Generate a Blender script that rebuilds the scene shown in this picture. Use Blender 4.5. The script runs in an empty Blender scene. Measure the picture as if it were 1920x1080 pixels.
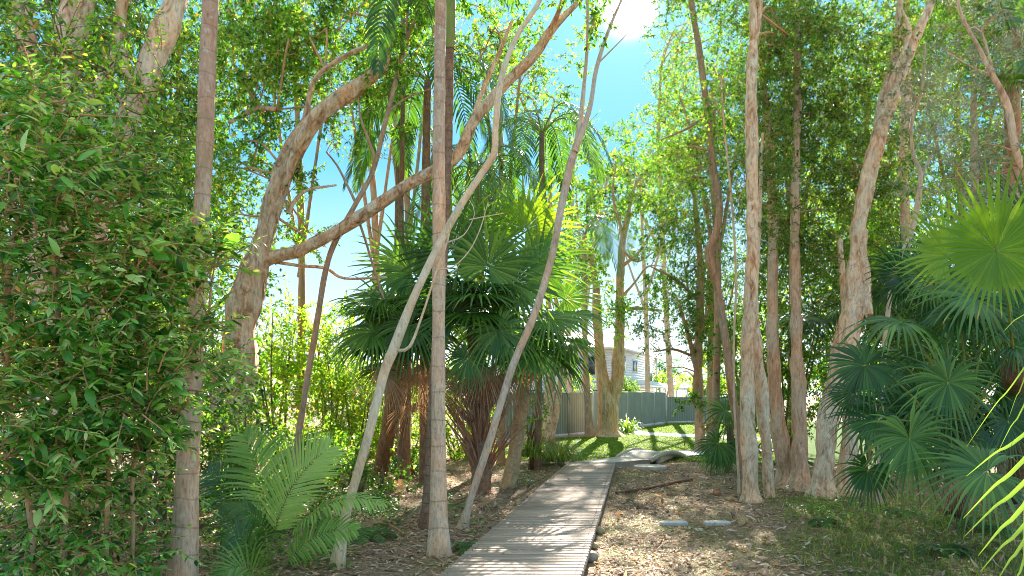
import bpy, math, random
import numpy as np
from mathutils import Vector, Matrix

rng = np.random.default_rng(7)
random.seed(7)
sc = bpy.context.scene
COL = sc.collection

# ------------------------------------------------------------------ camera, sky, sun, exposure
F = 1371.0; CX = 960.0; HY = 740.0; H = 1.75      # focal length and horizon of the view in photo pixels, eye height
cam_data = bpy.data.cameras.new("camera")
cam = bpy.data.objects.new("camera", cam_data); COL.objects.link(cam)
cam_data.sensor_width = 36.0
cam_data.lens = F / 1920 * 36.0
cam_data.shift_y = (HY - 540.0) / 1920
cam_data.clip_start = 0.05; cam_data.clip_end = 3000
cam.location = (0, 0, H); cam.rotation_euler = (math.pi / 2, 0, 0)
sc.camera = cam

SUN_EL = math.radians(27.7); SUN_AZ = math.radians(9.1)   # azimuth clockwise from +Y
sdir = Vector((math.sin(SUN_AZ) * math.cos(SUN_EL), math.cos(SUN_AZ) * math.cos(SUN_EL), math.sin(SUN_EL)))
SKY_LOW = (.85, .83, .78); SKY_MID = (.38, .53, .62); SKY_HIGH = (.07, .31, .58); SKY_HIGH2 = (.1, .34, .56); SKY_TOP_FILL = (.56, .58, .56)  # last colour: unseen zenith, made paler and brighter as added fill light
world = bpy.data.worlds.new("World"); sc.world = world; world.use_nodes = True
wn = world.node_tree.nodes; wl = world.node_tree.links
bg = wn["Background"]
sky = wn.new("ShaderNodeTexSky"); sky.sky_type = 'NISHITA'; sky.sun_disc = False
sky.sun_elevation = SUN_EL; sky.sun_rotation = SUN_AZ
sky.air_density = 1.0; sky.dust_density = 0.6; sky.ozone_density = 1.3
# the physical sky, softened, over a pale humid horizon, zenith brightened as fill (same all the way round)
def wmath(op, a, b_=None):
    n = wn.new("ShaderNodeVectorMath"); n.operation = op
    for i, v in ((0, a), (1, b_)):
        if v is None: continue
        if isinstance(v, tuple): n.inputs[i].default_value = v
        else: wl.new(v, n.inputs[i])
    return n.outputs[0]
s01 = wmath('MULTIPLY', sky.outputs[0], (.1, .1, .1))
comp = wmath('DIVIDE', s01, wmath('ADD', s01, (1.6, 1.0, .8)))
wtc = wn.new("ShaderNodeTexCoord"); wsep = wn.new("ShaderNodeSeparateXYZ"); wl.new(wtc.outputs["Generated"], wsep.inputs[0])
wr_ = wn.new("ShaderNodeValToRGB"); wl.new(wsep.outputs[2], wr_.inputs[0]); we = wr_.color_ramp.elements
for k, (p, c) in enumerate(((0.0, SKY_LOW), (.11, SKY_MID), (.3, SKY_HIGH), (.47, SKY_HIGH2), (1.0, SKY_TOP_FILL))):
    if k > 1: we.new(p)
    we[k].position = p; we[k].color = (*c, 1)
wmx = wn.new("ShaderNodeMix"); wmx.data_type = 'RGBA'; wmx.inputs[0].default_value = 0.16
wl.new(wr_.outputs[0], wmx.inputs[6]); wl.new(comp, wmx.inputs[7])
dotn = wn.new("ShaderNodeVectorMath"); dotn.operation = 'DOT_PRODUCT'; wl.new(wtc.outputs["Generated"], dotn.inputs[0]); dotn.inputs[1].default_value = tuple(sdir)
def glow(k, amp):            # the sun's own aureole
    p_ = wn.new("ShaderNodeMath"); p_.operation = 'POWER'; wl.new(dotn.outputs["Value"], p_.inputs[0]); p_.inputs[1].default_value = k
    q_ = wn.new("ShaderNodeMath"); q_.operation = 'MULTIPLY'; wl.new(p_.outputs[0], q_.inputs[0]); q_.inputs[1].default_value = amp; return q_.outputs[0]
ga = wn.new("ShaderNodeMath"); ga.operation = 'ADD'; wl.new(glow(300, .04), ga.inputs[0]); wl.new(glow(6000, 9.0), ga.inputs[1])
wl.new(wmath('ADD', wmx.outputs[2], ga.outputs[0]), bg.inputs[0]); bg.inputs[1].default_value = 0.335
sl = bpy.data.lights.new("sun", 'SUN'); sl.energy = 3.1; sl.angle = math.radians(0.5); sl.color = (1.0, 0.93, 0.82)
sun = bpy.data.objects.new("sun", sl); COL.objects.link(sun)
sun.rotation_euler = (-sdir).to_track_quat('-Z', 'Y').to_euler()
sc.view_settings.view_transform = 'Standard'; sc.view_settings.look = 'None'
sc.view_settings.gamma = 1; sc.view_settings.use_curve_mapping = False
sc.view_settings.exposure = 2.9
sc.render.engine = 'CYCLES'
sc.cycles.filter_width = 1.0; sc.cycles.use_adaptive_sampling = False
sc.cycles.max_bounces = 8; sc.cycles.diffuse_bounces = 3; sc.cycles.glossy_bounces = 2
sc.cycles.transmission_bounces = 5; sc.cycles.transparent_max_bounces = 4
sc.cycles.use_denoising = True
sc.cycles.sample_clamp_indirect = 8

# ------------------------------------------------------------------ geometry helpers
def P(px, py, Y):
    """point of the place seen at photo pixel (px,py) at depth Y metres"""
    return np.array([(px - CX) / F * Y, Y, H - (py - HY) / F * Y])
def G(px, py, z=0.0):
    return P(px, py, F * (H - z) / (py - HY))
def unit(v):
    v = np.asarray(v, float)
    return v / np.maximum(np.linalg.norm(v, axis=-1, keepdims=True), 1e-9)
def rand_dirs(n):
    return unit(rng.normal(size=(n, 3)))

class MB:
    def __init__(s):
        s.v = []; s.f = {3: [], 4: []}; s.a = []; s.n = 0
    def add(s, V, faces, tone=0.5):
        V = np.asarray(V, float).reshape(-1, 3)
        faces = np.asarray(faces, int)
        s.f[faces.shape[1]].append(faces + s.n)
        s.v.append(V)
        s.a.append(np.broadcast_to(np.asarray(tone, float), (len(V),)).copy())
        s.n += len(V)
    def extra(s, faces):          # more faces on the block added last
        faces = np.asarray(faces, int); last = s.n - len(s.v[-1])
        s.f[faces.shape[1]].append(faces + last)
    def box(s, c, size, rz=0.0, tone=0.5, rx=0.0, ry=0.0):
        x, y, z = np.asarray(size) / 2
        V = np.array([[a, b, d] for d in (-z, z) for b in (-y, y) for a in (-x, x)])
        if rx or ry or rz:
            M = np.array(Matrix.Rotation(rz, 3, 'Z') @ Matrix.Rotation(ry, 3, 'Y') @ Matrix.Rotation(rx, 3, 'X'))
            V = V @ M.T
        s.add(V + np.asarray(c), [[0,2,3,1],[4,5,7,6],[0,1,5,4],[2,6,7,3],[0,4,6,2],[1,3,7,5]], tone)
    def build(s, name, mat, parent=None, smooth=False, origin=None):
        if origin is None:
            origin = ORG.get(parent.name, np.zeros(3)) if parent is not None else np.zeros(3)
        V = np.concatenate(s.v) - origin
        me = bpy.data.meshes.new(name)
        f3 = np.concatenate(s.f[3]) if s.f[3] else np.zeros((0, 3), int)
        f4 = np.concatenate(s.f[4]) if s.f[4] else np.zeros((0, 4), int)
        me.vertices.add(len(V)); me.vertices.foreach_set("co", V.astype(np.float32).ravel())
        nl = f3.size + f4.size
        me.loops.add(nl)
        me.loops.foreach_set("vertex_index", np.concatenate([f3.ravel(), f4.ravel()]).astype(np.int32))
        me.polygons.add(len(f3) + len(f4))
        st = np.concatenate([np.arange(len(f3)) * 3, f3.size + np.arange(len(f4)) * 4]).astype(np.int32)
        me.polygons.foreach_set("loop_start", st)
        if smooth:
            me.polygons.foreach_set("use_smooth", np.ones(len(st), bool))
        at = me.attributes.new("tone", 'FLOAT', 'POINT')
        at.data.foreach_set("value", np.concatenate(s.a).astype(np.float32))
        me.update(calc_edges=True)
        if mat: me.materials.append(mat)
        o = bpy.data.objects.new(name, me); COL.objects.link(o)
        if parent is not None:
            o.parent = parent; ORG[o.name] = ORG.get(parent.name, np.zeros(3))
        else:
            o.location = origin
            ORG[o.name] = np.asarray(origin, float)
        return o
ORG = {}

def tag(o, label=None, cat=None, group=None, kind=None):
    if label: o["label"] = label
    if cat: o["category"] = cat
    if group: o["group"] = group
    if kind: o["kind"] = kind
    return o
def thing(name, label, cat, loc, group=None, kind=None):
    o = bpy.data.objects.new(name, None); COL.objects.link(o)
    o.location = tuple(float(c) for c in loc); o.empty_display_size = 0.2
    ORG[o.name] = np.asarray(loc, float)
    return tag(o, label, cat, group, kind)

def vnoise(u, v, nu, seed):
    """smooth value noise, periodic over nu cells in u"""
    r = np.random.default_rng(seed); tab = r.random((nu, 512))
    iu = np.floor(u).astype(int); iv = np.floor(v).astype(int); fu = u - iu; fv = v - iv
    fu = fu * fu * (3 - 2 * fu); fv = fv * fv * (3 - 2 * fv)
    g = lambda a, b: tab[a % nu, b % 512]
    return (g(iu, iv) * (1 - fu) + g(iu + 1, iv) * fu) * (1 - fv) + (g(iu, iv + 1) * (1 - fu) + g(iu + 1, iv + 1) * fu) * fv

def spline(pts, step):
    """Catmull-Rom through rows of pts (x,y,z,r...)"""
    pts = np.asarray(pts, float)
    if len(pts) == 2:
        n = max(2, int(np.linalg.norm(pts[1, :3] - pts[0, :3]) / step) + 1)
        t = np.linspace(0, 1, n)[:, None]
        return pts[0] * (1 - t) + pts[1] * t
    ext = np.vstack([2 * pts[0] - pts[1], pts, 2 * pts[-1] - pts[-2]])
    ext[0, 3:] = pts[0, 3:]; ext[-1, 3:] = pts[-1, 3:]
    out = []
    for i in range(len(pts) - 1):
        p0, p1, p2, p3 = ext[i:i + 4]
        n = max(1, int(np.linalg.norm(p2[:3] - p1[:3]) / step))
        for t in np.arange(n) / n:
            out.append(.5 * ((2 * p1) + (-p0 + p2) * t + (2 * p0 - 5 * p1 + 4 * p2 - p3) * t * t + (-p0 + 3 * p1 - 3 * p2 + p3) * t ** 3))
    out.append(pts[-1])
    out = np.array(out); out[:, 3] = np.maximum(out[:, 3], 0.001)
    return out

def frames(C):
    T = unit(np.gradient(C, axis=0)); A = np.zeros_like(T); B = np.zeros_like(T)
    a = np.cross(T[0], [0.3, 1, 0.1]); a = unit(a)
    for i in range(len(T)):
        a = unit(a - T[i] * np.dot(a, T[i])); A[i] = a; B[i] = np.cross(T[i], a)
    return T, A, B

def tube(mb, path, sides=8, step=0.1, rough=0.0, seed=0, rings=0.0, off=0.0, freq=(7, 3.0), sp=True):
    S = spline(path, step) if sp else np.asarray(path, float)
    C = S[:, :3]; R = S[:, 3].copy(); n = len(C)
    T, A, B = frames(C)
    L = np.concatenate([[0], np.cumsum(np.linalg.norm(np.diff(C, axis=0), axis=1))])
    th = np.linspace(0, 2 * np.pi, sides, endpoint=False)
    if rough and n > 4: R *= 1 + min(.12, .05 + rough * .3) * 2 * (vnoise(L * 0 + seed * .37, L * 2.3 + 3, 64, seed + 9) - .5)
    rad = np.repeat(R[:, None], sides, 1)
    if rings:
        k = (L / rings) % 1.0
        rad *= (1 + 0.012 * np.exp(-((k - 0.5) / 0.10) ** 2))[:, None]
    if rough:
        U = (th / (2 * np.pi) * freq[0])[None, :] + 0 * L[:, None]
        tw = L[:, None] * 0.5
        n1 = vnoise(U + tw * 0.6, L[:, None] * freq[1] + 0 * U, freq[0], seed)
        U2 = (th / (2 * np.pi) * freq[0] * 3)[None, :] + 0 * L[:, None]
        n2 = vnoise(U2 + tw, L[:, None] * freq[1] * 1.7 + 0 * U2, freq[0] * 3, seed + 1)
        rad *= 1 + rough * ((n1 - .5) * 1.5 + (n2 - .5) * 0.9)
    V = C[:, None] + rad[..., None] * (np.cos(th)[None, :, None] * A[:, None] + np.sin(th)[None, :, None] * B[:, None])
    i = np.arange(n - 1)[:, None] * sides; j = np.arange(sides)[None, :]; j2 = (j + 1) % sides
    Q = np.stack([i + j, i + j2, i + sides + j2, i + sides + j], -1).reshape(-1, 4)
    tone = np.repeat((L + off)[:, None], sides, 1).ravel()
    V = V.reshape(-1, 3)
    V = np.vstack([V, C[-1:] + T[-1:] * R[-1]]); tone = np.append(tone, L[-1] + off)
    top = (n - 1) * sides
    mb.add(V, Q, tone)
    mb.extra(np.stack([top + np.arange(sides), top + (np.arange(sides) + 1) % sides, np.full(sides, n * sides)], -1))
    return C, R, T, A, B

def leaves2(mb, p, d, nrm, L, wr, tone, fold=0.25):
    """two-triangle leaves folded at the midrib"""
    n = len(p); d = unit(d); s = unit(np.cross(d, nrm)); up = np.cross(s, d)
    L = np.asarray(L)[:, None]; W = L * wr * 0.5
    m = p + d * L * 0.5
    V = np.stack([p, m - s * W + up * W * fold * 2, p + d * L - up * 0.06 * L, m + s * W + up * W * fold * 2], 1).reshape(-1, 3)
    b = np.arange(n)[:, None] * 4
    T = np.concatenate([b + [[0, 2, 1]], b + [[0, 3, 2]]])
    mb.add(V, T, np.repeat(tone, 4))

def blades(mb, p, d, nrm, L, W, hang=0.0, tone=0.5, us=(0, .3, .65, 1), ws=(.45, 1, .75, .03), fold=None, curl=None, tip=None):
    n = len(p); d = unit(d); L = np.broadcast_to(L, (n,)).astype(float); W = np.broadcast_to(W, (n,)).astype(float)
    hang = np.broadcast_to(hang, (n,)).astype(float); tone = np.broadcast_to(tone, (n,))
    S = unit(np.cross(d, nrm)); pos = p.copy(); Z = np.array([0, 0, -1.0]) if curl is None else curl
    k = 3 if fold is not None else 2; m = len(us); rows = []; pu = 0.0
    for u, w in zip(us, ws):
        um = (u + pu) / 2
        dd = unit(d + Z * (hang * um ** 1.4 * 1.6)[:, None])
        pos = pos + dd * (L * (u - pu))[:, None]; pu = u
        hw = (W * w * 0.5)[:, None]
        if k == 2: rows += [pos - S * hw, pos + S * hw]
        else:
            up = np.cross(S, dd)
            rows += [pos - S * hw, pos + up * hw * fold, pos + S * hw]
    V = np.stack(rows, 1).reshape(-1, 3)
    b = np.arange(n)[:, None] * (m * k); Q = []
    for r in range(m - 1):
        for c in range(k - 1):
            a = r * k + c
            Q.append(b + [[a, a + 1, a + k + 1, a + k]])
    TT = np.repeat(tone[:, None], m, 1)
    if tip is not None:
        TT[:, -1] = np.where(tip > 0, 1.0, TT[:, -1]); TT[:, -2] = np.where(tip > 1, 1.0, TT[:, -2])
    mb.add(V, np.concatenate(Q), np.repeat(TT.ravel(), k))

# ------------------------------------------------------------------ materials
def new_mat(name):
    m = bpy.data.materials.new(name); m.use_nodes = True
    nt = m.node_tree; b = nt.nodes["Principled BSDF"]
    return m, nt, nt.nodes, nt.links, b
def ramp(nd, stops, mode='LINEAR'):
    r = nd.new("ShaderNodeValToRGB"); r.color_ramp.interpolation = mode
    e = r.color_ramp.elements
    while len(e) < len(stops): e.new(0.5)
    for k, (p, c) in enumerate(stops): e[k].position = p; e[k].color = (*c, 1)
    return r
def noise(nd, lk, scale, detail=4, vec=None, rough=0.55, dist=0.0):
    n = nd.new("ShaderNodeTexNoise"); n.inputs["Scale"].default_value = scale; n.inputs["Detail"].default_value = detail
    n.inputs["Roughness"].default_value = rough; n.inputs["Distortion"].default_value = dist
    if vec is not None: lk.new(vec, n.inputs["Vector"])
    return n
def mapped(nd, lk, scale=(1, 1, 1), kind="Object"):
    tc = nd.new("ShaderNodeTexCoord"); mp = nd.new("ShaderNodeMapping"); mp.inputs["Scale"].default_value = scale
    lk.new(tc.outputs[kind], mp.inputs["Vector"]); return mp.outputs[0]
def mixc(nd, lk, fac, a, b, mode='MIX'):
    m = nd.new("ShaderNodeMix"); m.data_type = 'RGBA'; m.blend_type = mode
    for s, v in ((0, fac), (6, a), (7, b)):
        if isinstance(v, (int, float)): m.inputs[s].default_value = v
        elif isinstance(v, tuple): m.inputs[s].default_value = (*v, 1)
        else: lk.new(v, m.inputs[s])
    return m.outputs[2]
def mth(nd, lk, op, a, b=None, c=None):
    m = nd.new("ShaderNodeMath"); m.operation = op
    for s, v in ((0, a), (1, b), (2, c)):
        if v is None: continue
        if isinstance(v, (int, float)): m.inputs[s].default_value = v
        else: lk.new(v, m.inputs[s])
    return m.outputs[0]
def bump(nd, lk, b, h, strength=0.5, dist=0.02):
    bp = nd.new("ShaderNodeBump"); bp.inputs["Strength"].default_value = strength; bp.inputs["Distance"].default_value = dist
    lk.new(h, bp.inputs["Height"]); lk.new(bp.outputs[0], b.inputs["Normal"])

def leaf_mat(name, stops, trans, rough=0.42, tw=0.45, spec=0.5):
    m, nt, nd, lk, b = new_mat(name)
    at = nd.new("ShaderNodeAttribute"); at.attribute_name = "tone"
    r = ramp(nd, stops); lk.new(at.outputs["Fac"], r.inputs[0])
    v = noise(nd, lk, 0.9, 2, mapped(nd, lk))
    hs = nd.new("ShaderNodeHueSaturation"); lk.new(r.outputs[0], hs.inputs["Color"])
    lk.new(mth(nd, lk, 'MULTIPLY_ADD', v.outputs[0], 0.8, 0.6), hs.inputs["Value"])
    lk.new(hs.outputs[0], b.inputs["Base Color"])
    b.inputs["Roughness"].default_value = rough; b.inputs["Specular IOR Level"].default_value = spec
    tl = nd.new("ShaderNodeBsdfTranslucent")
    lk.new(mixc(nd, lk, 1.0, hs.outputs[0], trans, 'MULTIPLY'), tl.inputs[0])
    mx = nd.new("ShaderNodeMixShader"); mx.inputs[0].default_value = tw
    lk.new(b.outputs[0], mx.inputs[1]); lk.new(tl.outputs[0], mx.inputs[2])
    lk.new(mx.outputs[0], nd["Material Output"].inputs[0])
    return m
T_Y = (3.2, 2.7, 1.1)
M = {}
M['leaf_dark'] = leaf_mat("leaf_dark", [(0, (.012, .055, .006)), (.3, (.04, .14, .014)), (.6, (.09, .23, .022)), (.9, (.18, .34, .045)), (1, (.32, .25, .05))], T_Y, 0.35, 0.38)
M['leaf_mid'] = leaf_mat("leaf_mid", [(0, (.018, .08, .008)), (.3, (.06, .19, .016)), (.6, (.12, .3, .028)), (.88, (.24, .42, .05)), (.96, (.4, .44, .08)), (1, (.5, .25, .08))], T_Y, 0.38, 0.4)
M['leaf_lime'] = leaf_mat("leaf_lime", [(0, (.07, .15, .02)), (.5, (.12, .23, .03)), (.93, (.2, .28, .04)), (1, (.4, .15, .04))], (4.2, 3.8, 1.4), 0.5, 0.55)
M['leaf_shrub'] = leaf_mat("leaf_shrub", [(0, (.012, .05, .006)), (.25, (.035, .15, .014)), (.5, (.09, .28, .03)), (.78, (.21, .45, .08)), (.93, (.4, .58, .16)), (.98, (.5, .56, .22)), (1, (.62, .34, .2))], T_Y, 0.3, 0.28, 0.55)
M['leaf_grey'] = leaf_mat("leaf_grey", [(0, (.16, .19, .13)), (.5, (.28, .31, .22)), (1, (.44, .46, .36))], (2, 2.2, 1.4), 0.4, 0.35)
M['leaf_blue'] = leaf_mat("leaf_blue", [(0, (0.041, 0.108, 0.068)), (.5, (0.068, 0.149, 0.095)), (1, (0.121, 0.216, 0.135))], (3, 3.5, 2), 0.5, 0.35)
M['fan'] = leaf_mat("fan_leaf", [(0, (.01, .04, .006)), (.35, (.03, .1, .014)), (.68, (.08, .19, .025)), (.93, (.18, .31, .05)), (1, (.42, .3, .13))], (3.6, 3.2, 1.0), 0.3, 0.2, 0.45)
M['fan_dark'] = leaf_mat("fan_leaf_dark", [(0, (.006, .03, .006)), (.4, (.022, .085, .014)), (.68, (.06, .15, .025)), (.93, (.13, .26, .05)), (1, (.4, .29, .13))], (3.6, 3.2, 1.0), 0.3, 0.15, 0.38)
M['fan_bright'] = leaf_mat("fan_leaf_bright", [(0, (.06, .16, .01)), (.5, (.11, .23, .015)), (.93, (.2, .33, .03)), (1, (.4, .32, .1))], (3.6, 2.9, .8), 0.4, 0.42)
M['pinnate'] = leaf_mat("pinnate", [(0, (.02, .07, .012)), (.5, (.05, .14, .022)), (1, (.12, .24, .04))], (2.6, 2.4, .9), 0.36, 0.28)
M['seedling'] = leaf_mat("seedling", [(0, (.08, .2, .03)), (.5, (.22, .38, .08)), (1, (.36, .52, .16))], (2.4, 2.1, .9), 0.35, 0.35)
M['strap'] = leaf_mat("strap_leaf", [(0, (.13, .26, .03)), (1, (.22, .37, .06))], (2.2, 1.9, .8), 0.42, 0.38)
M['dead'] = leaf_mat("dead_frond", [(0, (.2, .12, .07)), (.5, (.42, .26, .15)), (1, (.6, .43, .28))], (1.7, 1.4, 1.1), 0.7, 0.25, 0.2)
M['grass'] = leaf_mat("grass", [(0, (.06, .14, .02)), (.5, (.13, .23, .03)), (.8, (.24, .3, .06)), (1, (.46, .4, .2))], (2.6, 2.4, .9), 0.5, 0.4)
M['lawn_blade'] = leaf_mat("lawn_blade", [(0, (.08, .16, .008)), (.6, (.16, .25, .014)), (1, (.24, .31, .03))], (2.4, 2.2, .7), 0.7, 0.35, 0.2)
M['litter'] = leaf_mat("litter_leaf", [(0, (.11, .06, .04)), (.3, (.28, .16, .1)), (.6, (.52, .36, .24)), (.9, (.72, .6, .48)), (1, (.66, .27, .1))], (1.6, 1.4, 1.0), 0.7, 0.25, 0.3)
M['straw'] = leaf_mat("straw", [(0, (.2, .13, .07)), (1, (.42, .31, .18))], (2, 1.7, 1.2), 0.7, 0.3, 0.2)

def bark_mat(name, stops, sc1=(9, 9, 2.2), fine=40, bstr=0.9, bdist=0.02, rough=0.85, lichen=0.0, ringsp=0.0, top=None, crack=0.5):
    m, nt, nd, lk, b = new_mat(name)
    v = mapped(nd, lk, sc1)
    n1 = noise(nd, lk, 1.0, 6, v, 0.62, 1.2)
    r = ramp(nd, stops); lk.new(n1.outputs[0], r.inputs[0]); c = r.outputs[0]
    v2 = mapped(nd, lk, (fine, fine, fine * 0.25))
    n2 = noise(nd, lk, 1.0, 5, v2, 0.65)
    r2 = ramp(nd, [(.32, (crack * .35,) * 3), (.48, (1, 1, 1)), (.75, (1.15, 1.12, 1.08))]); lk.new(n2.outputs[0], r2.inputs[0])
    c = mixc(nd, lk, crack, c, mixc(nd, lk, 1.0, c, r2.outputs[0], 'MULTIPLY'))
    wp = noise(nd, lk, 1.0, 3, mapped(nd, lk, (2.2, 2.2, .9))); wr_ = ramp(nd, [(.42, (1.08, 1.0, .88)), (.62, (1.25, .9, .66))]); lk.new(wp.outputs[0], wr_.inputs[0])
    c = mixc(nd, lk, 1.0, c, wr_.outputs[0], 'MULTIPLY')
    h = mth(nd, lk, 'MULTIPLY_ADD', n2.outputs[0], 0.5, n1.outputs[0])
    if ringsp:
        at = nd.new("ShaderNodeAttribute"); at.attribute_name = "tone"
        wob = noise(nd, lk, 1.6, 3, mapped(nd, lk))
        x = mth(nd, lk, 'MULTIPLY_ADD', at.outputs["Fac"], 1 / ringsp, mth(nd, lk, 'MULTIPLY', wob.outputs[0], 0.8))
        k = mth(nd, lk, 'ABSOLUTE', mth(nd, lk, 'SUBTRACT', mth(nd, lk, 'FRACT', x), 0.5))
        line = ramp(nd, [(0, (1, 1, 1)), (.012, (1, 1, 1)), (.045, (0, 0, 0))]); lk.new(k, line.inputs[0])
        c = mixc(nd, lk, mth(nd, lk, 'MULTIPLY', line.outputs[0], mth(nd, lk, 'MULTIPLY', wob.outputs[0], 0.75)), c, (.2, .12, .08))
        h = mth(nd, lk, 'SUBTRACT', h, mth(nd, lk, 'MULTIPLY', line.outputs[0], 0.6))
    if top is not None:
        g = nd.new("ShaderNodeNewGeometry"); sx = nd.new("ShaderNodeSeparateXYZ"); lk.new(g.outputs["Position"], sx.inputs[0])
        mr = nd.new("ShaderNodeMapRange"); mr.inputs[1].default_value = top[0]; mr.inputs[2].default_value = top[1]
        lk.new(sx.outputs[2], mr.inputs[0])
        c = mixc(nd, lk, mth(nd, lk, 'MULTIPLY', mr.outputs[0], 0.75), c, mixc(nd, lk, 0.6, c, top[2]))
    if lichen:
        vo = noise(nd, lk, 16, 3, mapped(nd, lk)); rl = ramp(nd, [(.66 - lichen * .1, (0, 0, 0)), (.70 - lichen * .1, (1, 1, 1))]); lk.new(vo.outputs[0], rl.inputs[0])
        c = mixc(nd, lk, mth(nd, lk, 'MULTIPLY', rl.outputs[0], 0.45), c, (.66, .62, .5))
        vm = noise(nd, lk, 2.3, 3, mapped(nd, lk)); rm = ramp(nd, [(.55, (0, 0, 0)), (.75, (1, 1, 1))]); lk.new(vm.outputs[0], rm.inputs[0])
        c = mixc(nd, lk, mth(nd, lk, 'MULTIPLY', rm.outputs[0], 0.3), c, (.2, .22, .09))
    lk.new(c, b.inputs["Base Color"]); b.inputs["Roughness"].default_value = rough
    b.inputs["Specular IOR Level"].default_value = 0.25
    bump(nd, lk, b, h, bstr, bdist)
    return m
M['bark_palm'] = bark_mat("palm_bark", [(.25, (.42, .29, .22)), (.5, (.62, .47, .37)), (.75, (.78, .65, .54))], (14, 14, 3), 60, 0.5, 0.01, lichen=0.5, ringsp=0.22, top=(2.6, 4.2, (.36, .16, .1)))
M['bark_palm_mid'] = bark_mat("palm_bark_middle", [(.25, (.42, .31, .23)), (.5, (.62, .48, .38)), (.75, (.78, .66, .55))], (14, 14, 3), 60, 0.5, 0.01, lichen=0.8, ringsp=0.3, top=(3.0, 6.5, (.3, .13, .09)))
M['bark_palm_dark'] = bark_mat("palm_bark_dark", [(.25, (.13, .09, .07)), (.5, (.24, .17, .13)), (.75, (.36, .27, .21))], (14, 14, 6), 50, 0.8, 0.02, ringsp=0.12)
M['crownshaft'] = bark_mat("crownshaft", [(.3, (.16, .22, .05)), (.7, (.26, .32, .09))], (10, 10, 1), 30, 0.1, 0.003, 0.4, crack=0.1)
M['bark_paper'] = bark_mat("paperbark", [(.28, (.2, .1, .06)), (.38, (.56, .36, .24)), (.5, (.76, .62, .48)), (.62, (.86, .76, .64)), (.76, (.44, .25, .16))], (8, 8, 3.4), 30, 1.0, 0.04)
M['bark_paper_old'] = bark_mat("paperbark_old", [(.26, (.12, .07, .045)), (.38, (.46, .3, .2)), (.5, (.7, .55, .42)), (.62, (.84, .74, .62)), (.76, (.36, .22, .14))], (7, 7, 3.0), 24, 1.0, 0.06)
M['bark_gold'] = bark_mat("bark_gold", [(.22, (.2, .14, .08)), (.42, (.42, .33, .2)), (.6, (.6, .5, .34)), (.8, (.34, .25, .15))], (8, 8, 1.6), 22, 1.0, 0.05)
M['bark_smooth'] = bark_mat("bark_smooth", [(.25, (.46, .38, .28)), (.5, (.66, .58, .46)), (.75, (.8, .74, .62))], (9, 9, 4), 70, 0.4, 0.008, lichen=0.5, crack=0.35)
M['bark_brown'] = bark_mat("bark_brown", [(.25, (.22, .16, .12)), (.5, (.42, .31, .24)), (.75, (.58, .46, .38))], (10, 10, 3), 50, 0.7, 0.015, lichen=0.2)
M['bark_red'] = bark_mat("bark_red", [(.25, (.3, .18, .12)), (.42, (.56, .4, .3)), (.6, (.74, .6, .48)), (.8, (.46, .3, .21))], (8, 8, 2), 36, 0.9, 0.025)
M['bark_grey'] = bark_mat("bark_grey", [(.25, (.36, .29, .24)), (.5, (.54, .46, .4)), (.75, (.7, .63, .56))], (8, 8, 3), 40, 0.7, 0.015, lichen=0.4)
M['bark_green'] = bark_mat("bark_green", [(.25, (.26, .24, .15)), (.5, (.4, .38, .26)), (.75, (.54, .51, .38))], (9, 9, 4), 60, 0.5, 0.01, lichen=0.5, ringsp=.3, crack=.4)
M['twig'] = bark_mat("twig", [(.3, (.4, .26, .16)), (.7, (.64, .46, .3))], (10, 10, 10), 60, 0.2, 0.003)
M['twig_dark'] = bark_mat("twig_dark", [(.3, (.12, .08, .06)), (.7, (.24, .17, .12))], (10, 10, 10), 60, 0.2, 0.003)
M['petiole'] = bark_mat("petiole", [(.3, (.16, .24, .05)), (.7, (.27, .35, .1))], (10, 10, 3), 40, 0.1, 0.002, 0.45, crack=0.1)
M['dead_stalk'] = bark_mat("dead_stalk", [(.25, (.16, .08, .055)), (.5, (.32, .18, .12)), (.8, (.5, .32, .23))], (6, 6, 3), 40, 0.5, 0.01)

# ------------------------------------------------------------------ more materials: ground, deck, masonry, house
def simple_mat(name, c1, c2, scale=6, rough=0.8, fine=60, bstr=0.3, bdist=0.01, vscale=(1, 1, 1), tonevar=0.0, spec=0.3, metal=0.0):
    m, nt, nd, lk, b = new_mat(name)
    n1 = noise(nd, lk, scale, 6, mapped(nd, lk, vscale)); r = ramp(nd, [(.3, c1), (.7, c2)]); lk.new(n1.outputs[0], r.inputs[0]); c = r.outputs[0]
    if tonevar:
        at = nd.new("ShaderNodeAttribute"); at.attribute_name = "tone"
        hs = nd.new("ShaderNodeHueSaturation"); lk.new(c, hs.inputs["Color"])
        lk.new(mth(nd, lk, 'MULTIPLY_ADD', at.outputs["Fac"], tonevar, 1 - tonevar / 2), hs.inputs["Value"]); c = hs.outputs[0]
    lk.new(c, b.inputs["Base Color"]); b.inputs["Roughness"].default_value = rough
    b.inputs["Specular IOR Level"].default_value = spec; b.inputs["Metallic"].default_value = metal
    n2 = noise(nd, lk, fine, 4, mapped(nd, lk, vscale)); bump(nd, lk, b, n2.outputs[0], bstr, bdist)
    return m
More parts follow.
